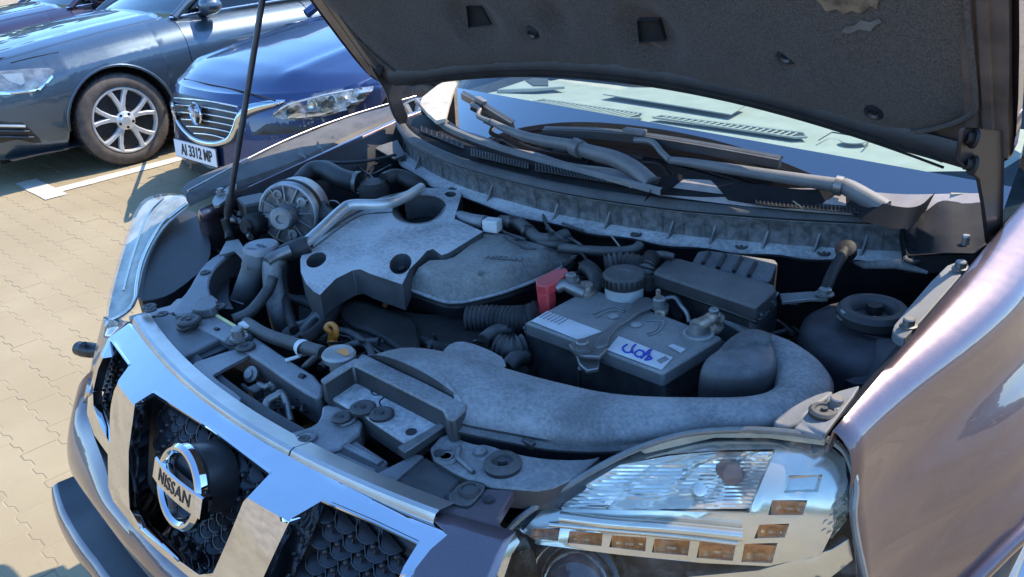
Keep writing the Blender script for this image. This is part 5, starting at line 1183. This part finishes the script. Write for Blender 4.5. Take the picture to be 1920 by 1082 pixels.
# glass, as a bent sheet
def gb(x): return 1.072 + .36 * x * x            # where the glass meets the cowl cover
def gl(x, v):                                            # v = distance up the slope
    return np.array([x * (1 - .10 * v), gb(x) + v * .85 - .10 * v * (x / .7) ** 2, 1.050 + v * .54 - .02 * v * v])
def gf(p, off=0):
    lo, hi = -.3, 1.4
    for _ in range(40):
        m = (lo + hi) / 2
        if gl(p[0], m)[1] < p[1]: lo = m
        else: hi = m
    q = gl(p[0], lo); return (p[2] - q[2]) - off
def on_glass(a, b, off=0): return Us(a, b, lambda p: gf(p, off), .6, 3.0, 120)
def vfrit(x):
    lo, hi = 0.0, .6
    for _ in range(30):
        m = (lo + hi) / 2; q = PRJ(gl(x, m))
        if q[1] > 165 + (q[0] - 860) * (340 - 165) / (1840 - 860): lo = m
        else: hi = m
    return max(lo, .03)
xs = np.linspace(-.715, .715, 41)
WS = loft('windshield', [[gl(x, vfrit(x) + (1.15 - vfrit(x)) * k) for x in xs] for k in np.linspace(0, 1, 10)], GLASSM, sm=80, label='windshield with dashboard behind it')
loft('windshield_frit', [[gl(x, -.03 + (vfrit(x) + .03) * k) for x in xs] for k in np.linspace(0, 1, 8)], FRIT, parent=WS, sm=80, label='black lower band of the windshield')
# dust line at the foot of the glass
GLD = mat('dusty_glass_edge', (.33, .285, .265), .6, var=.2, vs=20)
loft('glass_dust_strip', [[gl(x, -.03) + np.array([0, 0, .0015]), gl(x, .012 + .03 * max(0, (x - .1)) + .003 * math.sin(x * 30)) + np.array([0, 0, .0015])] for x in np.linspace(-.70, .70, 60)], GLD, parent=WS)
# dashboard
dz_ = 1.075
DB = mk('dashboard', [(-.67, 1.40, dz_), (-.4, 1.20, dz_), (0, 1.17, dz_), (.4, 1.20, dz_), (.67, 1.38, dz_), (.67, 1.75, dz_ - .02), (-.67, 1.75, dz_ - .02)], [(0, 1, 2, 3, 4, 5, 6)], DASH, sm=0, label='sunlit pale dashboard under the windshield')
VENT = mat('vent_slots', (.05, .055, .055), .6)
for q in (((1000, 190), (1020, 187), (1206, 214), (1200, 222), (1180, 222)), ((1224, 220), (1240, 217), (1506, 250), (1512, 257), (1490, 258))):
    vv = patch('defroster_vent', list(q), VENT, z=dz_ + .0012, parent=DB)
    tube('vent_frame', L(*[(a, b, dz_ + .002) for a, b in q + (q[0],)]), .003, DASH, k=1, parent=DB, n=6)
    n = 22
    for k in range(1, n):
        s = k / n; A_ = np.array(q[1]) + (np.array(q[2]) - np.array(q[1])) * s; B_ = np.array(q[0]) + (np.array(q[4]) - np.array(q[0])) * s
        tube('vent_bar', L((A_[0], A_[1] + 1, dz_ + .003), (B_[0], B_[1], dz_ + .003)), .0022, DASH, k=1, n=4, parent=DB)
patch('dash_tray', [(1130, 176), (1180, 164), (1240, 164), (1400, 196), (1370, 214), (1260, 196)], DASH, z=dz_ + .002, drop=.003, bev=.001, parent=DB)
patch('instrument_hood', [(930, 168), (985, 150), (1030, 150), (1060, 160), (1000, 165)], DASH, z=dz_ + .006, drop=.01, bev=.004, parent=DB)
patch('instrument_hood', [(985, 150), (1000, 146), (1028, 147), (1028, 160), (1000, 160)], VENT, z=dz_ + .009, drop=.006, parent=DB)
lathe('dash_speaker_grille', [(.026, -.001), (.026, .001), (0, .0015)], U(1600, 263, dz_ + .001), DASH, n=20, parent=DB)
tube('speaker_panel_edge', L((1535, 263, dz_ + .002), (1560, 248, dz_ + .002), (1634, 260, dz_ + .002), (1620, 276, dz_ + .002)), .0015, VENT, k=1, n=4, parent=DB)
box('cabin_back', (0, 2.6, 1.0), (1.35, .1, 1.0), CABIN, bev=.05)
mk('cabin_floor', [(-.7, 1.35, .75), (.7, 1.35, .75), (.7, 2.7, .75), (-.7, 2.7, .75)], [(0, 1, 2, 3)], CABIN)
# cowl top cover with grilles
def cc(x, s):
    a = np.array([x, cowly(x) + .022, 1.030]); b = gl(x, -.005); p = a + (b - a) * s
    return p + np.array([0, 0, .006 * math.sin(s * 3.14)])
def cc2(p, s):
    a = p + np.array([0, .014, .004]); x = min(max(p[0], -.715), .715); b = gl(x, -.005); b[1] = max(b[1], a[1] + .006); q = a + (b - a) * s
    return q + np.array([0, 0, .006 * math.sin(s * 3.14)])
MBLK = mat('matte_black_cowl_plastic', (.007, .007, .009), .7, var=.3, dust=.05, spec=.15)
CV = loft('cowl_cover', [[cc2(p, s) for s in np.linspace(0, 1, 6)] for p in top], MBLK, sm=40, solid=.004, label='black plastic cowl cover below the windshield')
edge = [(778, 186), (800, 205), (830, 232), (900, 262), (1000, 292), (1100, 318), (1180, 340), (1240, 356)]
loft('cowl_cover_lip', [[p + np.array([0, .008, .001]), p + np.array([0, .002, .003]), p + np.array([0, -.003, .0]), p + np.array([0, -.003, -.010])] for p in catmull(L(*[(a, b, 1.062) for a, b in edge]), 5)], GREYP, sm=50, parent=CV)
e2 = [(1225, 352), (1245, 338), (1300, 334), (1400, 350), (1500, 362), (1590, 362), (1640, 384), (1690, 396), (1725, 392), (1760, 366), (1830, 358)]
loft('cowl_cover_lip', [[p + np.array([0, .01, .003]), p + np.array([0, 0, .007]), p + np.array([0, -.012, -.004]), p + np.array([0, -.03, -.02])] for p in catmull(L(*[(a, b, 1.06) for a, b in e2]), 5)], MBLK, sm=50, parent=CV)
GRB = mat('cowl_grille_black', (.006, .006, .008), .6)
def cgr(poly, z, na, nb):
    b = patch('cowl_grille', poly, GRB, z=z, parent=CV)
    q = [np.array(p, float) for p in poly]
    for k in range(na + 1):
        s = k / na; tube('grille_bar', L((*(q[0] + (q[1] - q[0]) * s), z + .003), (*(q[3] + (q[2] - q[3]) * s), z + .003)), .0014, BLK, k=1, n=4, parent=CV)
    for k in range(nb + 1):
        s = k / nb; tube('grille_bar', L((*(q[0] + (q[3] - q[0]) * s), z + .002), (*(q[1] + (q[2] - q[1]) * s), z + .002)), .0012, BLK, k=1, n=4, parent=CV)
cgr([(884, 278), (990, 306), (990, 316), (884, 292)], 1.048, 20, 3); cgr([(1005, 304), (1150, 334), (1165, 346), (1005, 320)], 1.048, 26, 3); cgr([(1418, 373), (1640, 392), (1640, 402), (1418, 383)], 1.044, 30, 3); cgr([(790, 236), (868, 268), (868, 278), (790, 246)], 1.05, 8, 3)
patch('cowl_corner_cover', [(1690, 415, 1.03), (1725, 400, 1.045), (1768, 368, 1.06), (1850, 355, 1.06), (1878, 372, 1.06), (1872, 440, 1.045), (1830, 476, 1.035), (1700, 480, 1.0)], MBLK, sp=20, drop=.03, bev=.006, label='black cowl corner by the near hinge')
patch('corner_foam', [(1780, 357), (1786, 352), (1826, 354), (1828, 362), (1784, 364)], mat('pale_foam', (.35, .31, .23), .9), z=1.068, drop=.01)
patch('cowl_end_bracket', [(1600, 490, .985), (1680, 486, .99), (1760, 480, 1.0), (1740, 510, .985), (1680, 500, .98), (1620, 500, .978)], DUSTY, drop=.004, bev=.001); clip(1712, 488, .995, .010)
patch('cowl_end_bracket', [(700, 276, 1.0), (745, 262, 1.01), (760, 290, .99), (740, 298, .985)], DUSTY, drop=.004, bev=.001)
# far windshield corner: sunlit cream panel of the fender and pillar foot
patch('pillar_foot_panel', [(788, 196), (792, 182), (820, 160), (846, 146), (862, 146), (850, 170), (842, 196), (836, 222), (818, 226), (800, 210)], mat('cream_dusty_seal', (.48, .42, .34), .8, var=.25, vs=30, bump=1, bs=40), zf=lambda a, b: 1.075 + .05 * (226 - b) / 80, drop=.01, sp=14, label='dusty sunlit foot of the far windshield pillar')
# wipers
WB = mat('wiper_black', (.03, .03, .032), .4, var=.2, dust=.6)
WA = mat('wiper_arm_grey', (.12, .12, .12), .45, var=.15, dust=.5)
def og(q, off): return [on_glass(a, b, off) for a, b in q]
def wiper(arm, ra, hook, blade, label):
    pts = catmull(og(arm, .03), 6); m = len(pts)
    V, Fc = tube_vf(pts, [interp(i / (m - 1), [0, .25, .6, 1], ra) for i in range(m)], 10)
    w = mk('wiper', V, Fc, WA, label=label)
    tube('wiper_hook', og(hook, .034), .006, WA, parent=w, n=8)
    bp = catmull(og(blade, .018), 5)
    loft('wiper_blade', [[p + np.array([0, -.005, .0]), p + np.array([0, -.006, .016]), p + np.array([0, .003, .018]), p + np.array([0, .007, .002])] for p in bp], WB, closed=True, caps=True, parent=w, sm=30)
    loft('wiper_spoiler', [[p + np.array([0, .000, .018]), p + np.array([0, .004, .022]), p + np.array([0, .012, .014])] for p in bp], WA, parent=w)
    k = len(bp) // 2
    box('blade_joint', bp[k - 1] + np.array([0, 0, .022]), (.05, .016, .012), WA, ex=bp[k] - bp[k - 2], bev=.003, parent=w)
    return w
w1 = wiper([(1222, 346), (1190, 318), (1150, 297), (1100, 283), (1080, 274), (1000, 260), (955, 245), (920, 228)], [.017, .0165, .013, .007], [(920, 228), (897, 218), (900, 204), (885, 196)], [(868, 186), (890, 198), (925, 220), (962, 243)], 'wiper on the far half of the windshield')
tube('arm_collar', og([(1076, 274), (1090, 281)], .03), .0185, WA, k=1, parent=w1)
w2 = wiper([(1660, 392), (1625, 372), (1585, 350), (1560, 346), (1400, 322), (1300, 306), (1255, 300)], [.016, .0155, .011, .007], [(1255, 300), (1240, 285), (1222, 266), (1190, 262)], [(1020, 256), (1120, 260), (1210, 270), (1330, 290), (1462, 315)], 'wiper on the near half of the windshield')
tube('arm_collar', og([(1566, 347), (1580, 350)], .03), .0175, STEEL, k=1, parent=w2)
# --- hood
AH = math.radians(58); he = np.array([0, -math.cos(AH), math.sin(AH)]); hn = np.array([0, math.sin(AH), math.cos(AH)])
def hr(x): return np.array([x, 1.16 - .03 * (x / .72) ** 2, 1.215 - .085 * (x / .72) ** 2])
def HP(x, b, o=0): return hr(x) + he * b + hn * (o + .035 * math.sin(min(max(b, 0), 1) * 2.6) * (1 - (x / .8) ** 2) * 0)
def hq(a, b, off=0):
    p = Us(a, b, lambda p: (p - hr(p[0])) @ hn - off, .5, 3.2, 120); return p[0], (p - hr(p[0])) @ he
HS = [(-.66, .02), (-.5, -.0), (-.25, -.005), (0, -.0), (.25, -.005), (.5, -.0), (.66, .01), (.735, .03), (.762, .10), (.765, .55), (.74, .85), (.66, .95), (.4, .995), (0, 1.01), (-.4, .995), (-.66, .95), (-.74, .85), (-.765, .55), (-.765, .10), (-.735, .02)]
HO = patch('hood', HS, PAINT, mp=lambda x, b: HP(x, b, .030 + .02 * (1 - (x / .76) ** 2)), rnd=2, sp=.08, drop=.022, dvec=tuple(-hn), bev=.006, seg=3, sm=60, label='raised hood seen from below')
fro = [(x * .985, b) for x, b in HS]
patch('hood_inner_frame', fro, FRAME, mp=lambda x, b: HP(x, b, .006), rnd=2, sp=.08, drop=.01, dvec=tuple(hn), parent=HO, sm=60, label='painted inner frame of the hood')
def pts_h(l): return [hq(a, b) for a, b in l]
PADpx = [(640, 42), (720, 118), (770, 150), (800, 139), (860, 127), (950, 119), (1056, 121), (1233, 140), (1434, 187), (1570, 224), (1640, 240), (1720, 248), (1800, 226), (1830, 206), (1832, 190), (1824, 100), (1812, 0)]
PADl = pts_h(PADpx)
PADl = PADl + [(PADl[-1][0], .80), (.52, .90), (0, .93), (-.5, .90), (PADl[0][0] - .0, .80)]
hA = pts_h([(876, 10), (904, 10), (922, 44), (880, 50)]); hB = pts_h([(1196, 36), (1236, 36), (1248, 74), (1200, 78)])
hA0 = pts_h([(856, 4), (900, 2), (932, 44), (925, 56), (874, 58)]); hB0 = pts_h([(1172, 28), (1240, 26), (1272, 74), (1262, 88), (1186, 90)])
def padh(x, b):
    # quilted felt: thins out towards its pinched rim and round the openings
    d = min(math.hypot(x - q[0], b - q[1]) for q in PADr)
    k = -.012 * min(d / .05, 1) ** .5
    for h in (hA0, hB0):
        cx = sum(q[0] for q in h) / len(h); cy = sum(q[1] for q in h) / len(h); r = math.hypot((x - cx) / .055, (b - cy) / .06)
        if r < 1.3: k += .016 * min(1, (1.3 - r) / .5)
    for cx, cy, w in PD:
        r = math.hypot(x - cx, b - cy) / w
        if r < 1: k += .014 * (1 - r * r)
    k += .004 * math.sin(x * 9 + 1) * math.sin(b * 11) + .0015 * math.sin(x * 41 + b * 13) * math.sin(b * 37)
    return k
PADr = [tuple(p) for p in chaikin(PADl, 2)]
PD = [(*hq(1048, 30), .045), (*hq(1002, 55), .022), (*hq(1480, 110), .02), (*hq(1350, -40), .05)]
PAD = patch('hood_insulation', PADl, FELT, mp=lambda x, b: HP(x, b, padh(x, b)), holes=[hA, hB], rnd=2, sp=.02, parent=HO, sm=70, label='dark felt insulation pad with two openings')
for h in (hA, hB):
    mk('opening_recess', [HP(*q, -.004) for q in h] + [HP(*q, .0045) for q in h], [(0, 1, 5, 4), (1, 2, 6, 5), (2, 3, 7, 6), (3, 0, 4, 7), (4, 5, 6, 7)], WELL, parent=HO, sm=0)
# edge piping of the pad and clips
tube('pad_rim', [HP(*q, -.003) for q in PADr[:70]], .004, FELT, k=0, n=6, parent=HO)
for a, b in ((1645, 200), (1003, 54), (1480, 96)):
    q = hq(a, b); lathe('pad_clip', [(.016, .0), (.015, .004), (.009, .006), (.006, .003), (0, .003)], HP(*q, -.010), BLKC, -hn, n=18, parent=HO)
TORN = mat('torn_felt', (.14, .105, .07), .95, var=.5, vs=40, bump=1, bs=200); TORN2 = mat('exposed_backing', (.11, .105, .10), .9, var=.3)
for poly, m in (([(1530, -20), (1548, -4), (1556, 8), (1578, 4), (1590, 14), (1606, 6), (1622, 12), (1640, -2), (1652, 2), (1660, -24)], TORN), ([(1586, 46), (1594, 36), (1612, 34), (1622, 24), (1640, 28), (1656, 20), (1662, 28), (1648, 36), (1640, 46), (1618, 42), (1602, 50)], TORN2)):
    patch('torn_patch', poly, m, mp=lambda a, b: HP(*hq(a, b), padh(*hq(a, b)) - .0025), parent=HO, sp=8)
# frame ribs down both sides
for sd in (1, -1):
    for xx, w, o in ((.700, .012, -.004), (.722, .010, .0), (.742, .008, .006)):
        R = []
        for b in np.linspace(.06, .95, 16):
            x = sd * (xx - .03 * max(0, b - .7) / .25)
            R.append([HP(x - w, b, o + .012), HP(x - w * .6, b, o), HP(x + w * .6, b, o), HP(x + w, b, o + .012)])
        loft('frame_rib', R, FRAME, parent=HO, sm=40)
# rear edge seal
R = []
for x in np.linspace(-.66, .70, 40):
    b0 = .0 + .02 * max(0, abs(x) - .55) / .15
    R.append([HP(x, b0 + .05, -.002), HP(x, b0 + .042, -.012), HP(x, b0 + .025, -.016), HP(x, b0 + .008, -.012), HP(x, b0, .0), HP(x, b0 + .004, .012)])
loft('hood_rear_seal', R, RUB, parent=HO, sm=40, label='dark seal along the rear edge of the hood')
for k in (.030, .016): tube('seal_groove', [HP(x, .0 + k, -.0165 if k > .02 else -.0155) for x in np.linspace(-.6, .66, 30)], .0022, DARK, k=0, n=5, parent=HO)
# hinges
HG = mat('hinge_dark_paint', (.02, .018, .02), .45, .1, .3, .2, dust=.35)
hx = [(1796, 246), (1800, 238), (1872, 244), (1874, 300), (1872, 420), (1872, 462), (1846, 456), (1838, 390), (1828, 335), (1790, 300)]
hg = patch('hood_hinge', hx, HG, mp=lambda a, b: Ux(a, b, .742 - .028 * (1872 - a) / 76), drop=.006, dvec=(1, .3, 0), bev=.002, sp=20, label='dark hinge plate at the near corner of the hood')
for a, b in ((1828, 260), (1826, 310)):
    p = Ux(a, b, .728); lathe('hinge_bolt', [(.014, 0), (.013, .004), (.008, .005), (.008, .012), (0, .012)], p, DARK, (-.75, -.6, .2), n=12, parent=hg)
hf = patch('hood_hinge', [(690, 112), (702, 108), (740, 124), (760, 146), (764, 166), (752, 176), (758, 200), (768, 224), (752, 238), (736, 214), (724, 170), (704, 142)], HG, mp=lambda a, b: Ux(a, b, -.70), drop=.010, dvec=(-1, .3, 0), rnd=1, bev=.003, sp=16, label='dark goose neck hinge at the far corner of the hood')
lathe('hinge_bolt', [(.014, 0), (.013, .004), (.008, .005), (.008, .012), (0, .012)], Ux(712, 128, -.692), DARK, (.8, -.5, .2), n=12, parent=hf); patch('hinge_slot', [(722, 124), (738, 130), (748, 148), (744, 160), (730, 146)], DARK2, mp=lambda a, b: Ux(a, b, -.688), parent=hf)
# prop rod
f0 = U(424, 420, .945); q0 = Ux(492, 0, -.56); d_ = q0 - f0
tt = .9
for _ in range(60):
    e_ = f0 + d_ * tt
    if (e_ - hr(e_[0])) @ hn > -.005: break
    tt += .02
pr = tube('prop_rod', [f0, f0 + d_ * .5, f0 + d_ * tt], .0065, mat('prop_rod_dark', (.05, .052, .06), .35, .6, var=.3), k=4, n=12, label='thin prop rod holding the hood open')
tube('rod_foot', [f0 + np.array([0, 0, .012]), f0 + np.array([.004, 0, -.02]), f0 + np.array([.02, -.01, -.03])], .010, RUBC, parent=pr)
lathe('rod_grip', [(.008, 0), (.0095, .01), (.0095, .04), (.008, .05)], f0 + d_ * .04, RUBC, d_, n=12, parent=pr)
# towing/washer stub sticking out beyond the far corner of the bumper
tp = U(155, 655, .80)
wj = tube('bumper_side_marker', [U(196, 658, .80), U(176, 657, .80), U(156, 655, .80), U(145, 652, .80)], [.015] * 7 + [.016] * 6 + [.015] * 4 + [.012, .006], BLKC, n=14, label='small black knob sticking out past the far bumper corner')
lathe('marker_hole', [(.008, 0), (.008, .002), (0, .001)], U(157, 647, .818), WELL, (0, -.3, 1), n=12, parent=wj)
# --- small clutter: wires, clips, moulded seams
random.seed(11)
def wires(name, region, z0, n, r, m, span=60):
    for k in range(n):
        a = random.uniform(region[0], region[2]); b = random.uniform(region[1], region[3]); pts = []
        th = random.uniform(-.6, .9)
        for j in range(4):
            pts.append((a + math.cos(th) * span * (j / 3 - .5) + random.uniform(-9, 9), b + math.sin(th) * span * (j / 3 - .5) + random.uniform(-7, 7), z0 + random.uniform(-.012, .012)))
        tube(name, L(*pts), r * random.uniform(.7, 1.3), m, n=6)
WIRE = mat('black_wire', (.012, .012, .013), .4, dust=.2); TAPE = mat('grey_taped_loom', (.05, .05, .052), .7, dust=.4)
wires('wire', (600, 600, 700, 660), .872, 7, .003, WIRE); wires('wire', (800, 640, 960, 690), .878, 8, .003, WIRE); wires('wire', (440, 390, 470, 440), .94, 4, .003, WIRE, 40)
wires('wire', (1060, 490, 1130, 530), .945, 6, .003, WIRE, 50); wires('wire', (640, 300, 720, 350), .97, 5, .003, WIRE, 70); wires('wire', (940, 420, 1060, 460), .955, 6, .003, TAPE, 70)
wires('wire', (400, 470, 430, 560), .87, 4, .004, WIRE, 60); wires('wire', (1440, 560, 1520, 640), .90, 6, .004, WIRE, 70); wires('wire', (500, 690, 580, 770), .88, 4, .0025, WIRE, 40)
wires('wire', (1250, 580, 1330, 620), .91, 5, .003, WIRE, 50)
for a, b, z in ((962, 418, .985), (990, 434, .978), (1036, 449, .968)): lathe('loom_clip', [(.0145, -.005), (.0155, 0), (.0145, .005)], U(a, b, z - .013), BLKC, (1, -.3, -.2), n=14)
for a, b in ((640, 505), (700, 405), (860, 425), (800, 480)): pass
# engine cover: moulded border step and screws
tube('cover_moulding', L(*[(a, b, zc(a, b) + .0006) for a, b in ((580, 470), (660, 412), (700, 400), (735, 398))]), .0016, DUSTY, n=5, parent=EC)
for a, b in ((593, 489), (751, 498)): lathe('cover_screw', [(.009, 0), (.009, .004), (.004, .005), (0, .003)], U(a, b + 6, zc(a, b) - .028), STEEL, n=12, parent=EC)
# duct: parting line, clips and a moulded arrow rib
for i in (12, 22, 32):
    p = catmull(B, 5)[i]; box('duct_clip', p + np.array([0, -.008, -.006]), (.018, .010, .012), BLK, bev=.002, parent=du)
# battery: filler line, carry handle slots, faint printing bars
for k in range(6):
    s = k / 5; tube('printed_line', L((1012 + 34 * s, 598 + 13 * s - 3, zt + .0018), (1030 + 34 * s, 588 + 13 * s - 3, zt + .0018)), .0009, GREYP, k=1, n=4, parent=BAT)
for k in range(4):
    s = k / 3; tube('printed_line', L((1232 + 6 * s, 676 + 5 * s, zt + .0018), (1248 + 6 * s, 668 + 5 * s, zt + .0018)), .0008, GREYP, k=1, n=4, parent=BAT)
tube('battery_seam', L((984, 622, zt - .03), (1245, 724, zt - .03), (1358, 648, zt - .03)), .0022, BT, k=1, n=6, parent=BAT)
for a, b in ((1150, 594), (1192, 610)): lathe('cell_plug', [(.010, 0), (.010, .0015), (.008, .002), (0, .0015)], U(a, b, zt + .0002), BTT, n=16, parent=BAT)
# cowl: streaks of run-off dirt are moulded ribs in the wall
for i in range(2, len(top) - 2, 2):
    p = top[i]; tube('cowl_rib', [p + np.array([0, -.0012, -.012]), p + np.array([0, .0035, -.034]), p + np.array([0, .0025, -.052])], .0012, COWLM, k=2, n=4, parent=CW)
# bits of dry grass caught on the cowl and rail
STRAW = mat('dry_straw', (.35, .28, .15), .8)
for a, b in ((1118, 318), (1132, 326), (1180, 352), (880, 300), (1480, 392)):
    p = U(a, b, 1.05); tube('dry_straw', [p, p + np.array([random.uniform(-.03, .03), random.uniform(-.02, .02), .006]), p + np.array([random.uniform(-.05, .05), random.uniform(-.03, .03), .012])], .0009, STRAW, k=3, n=4)
# dead leaves on the paving

# --- unseen belt of trees, added to give a dark band in chrome and paint
random.seed(3)
V, Fc = [], []
for k in range(7000):
    a = random.uniform(0, 2 * math.pi); rad = random.uniform(38, 52); hmax = 4.5 + 2.2 * math.sin(a * 5) + 1.4 * math.sin(a * 13 + 1)
    c = np.array([rad * math.cos(a), rad * math.sin(a), random.uniform(0, max(hmax, 2))]); b = len(V); s_ = random.uniform(.35, .8)
    u = np.array([random.gauss(0, 1) for _ in range(3)]); u /= np.linalg.norm(u); v = np.cross(u, [random.gauss(0, 1) for _ in range(3)]); v /= np.linalg.norm(v); w_ = np.cross(u, v)
    V += [c + u * s_, c - u * s_, c + v * s_, c - v * s_, c + w_ * s_, c - w_ * s_]
    Fc += [tuple(b + i for i in f) for f in ((0, 2, 4), (2, 1, 4), (1, 3, 4), (3, 0, 4), (2, 0, 5), (1, 2, 5), (3, 1, 5), (0, 3, 5))]
mk('reflection_treeline', V, Fc, mat('far_foliage', (.05, .07, .03), .9, var=.5, vs=.4), parent=None, sm=0, kind='stuff', label='unseen belt of green trees added for the reflections', cat='trees')
patch('bumper_corner', [(194, 594, .862), (212, 604, .872), (238, 604, .892), (206, 634, .872), (182, 690, .838), (167, 738, .80), (154, 756, .742), (166, 704, .785), (180, 648, .826)], PAINT, sp=14, drop=.02, dvec=(.3, 1, -.2), sm=60, label='painted sliver of bumper beside the far headlight')
# painted bumper flank under the headlights
ft = catmull([U(*q) for q in ((905, 1092, .80), (985, 1176, .73), (1200, 1230, .695), (1500, 1230, .72), (1634, 1134, .815))], 5)
fk = loft('bumper_flank', [[p + np.array([0, .004, 0]), p + np.array([.004, -.010, -.012]), p + np.array([.008, -.012, -.06]), np.array([p[0] * 1.01, p[1] - .004, .50]), np.array([p[0] * .98, p[1] + .03, .34])] for p in ft], PAINT, sm=60)
fm = mirror_x(fk, 'bumper_flank')
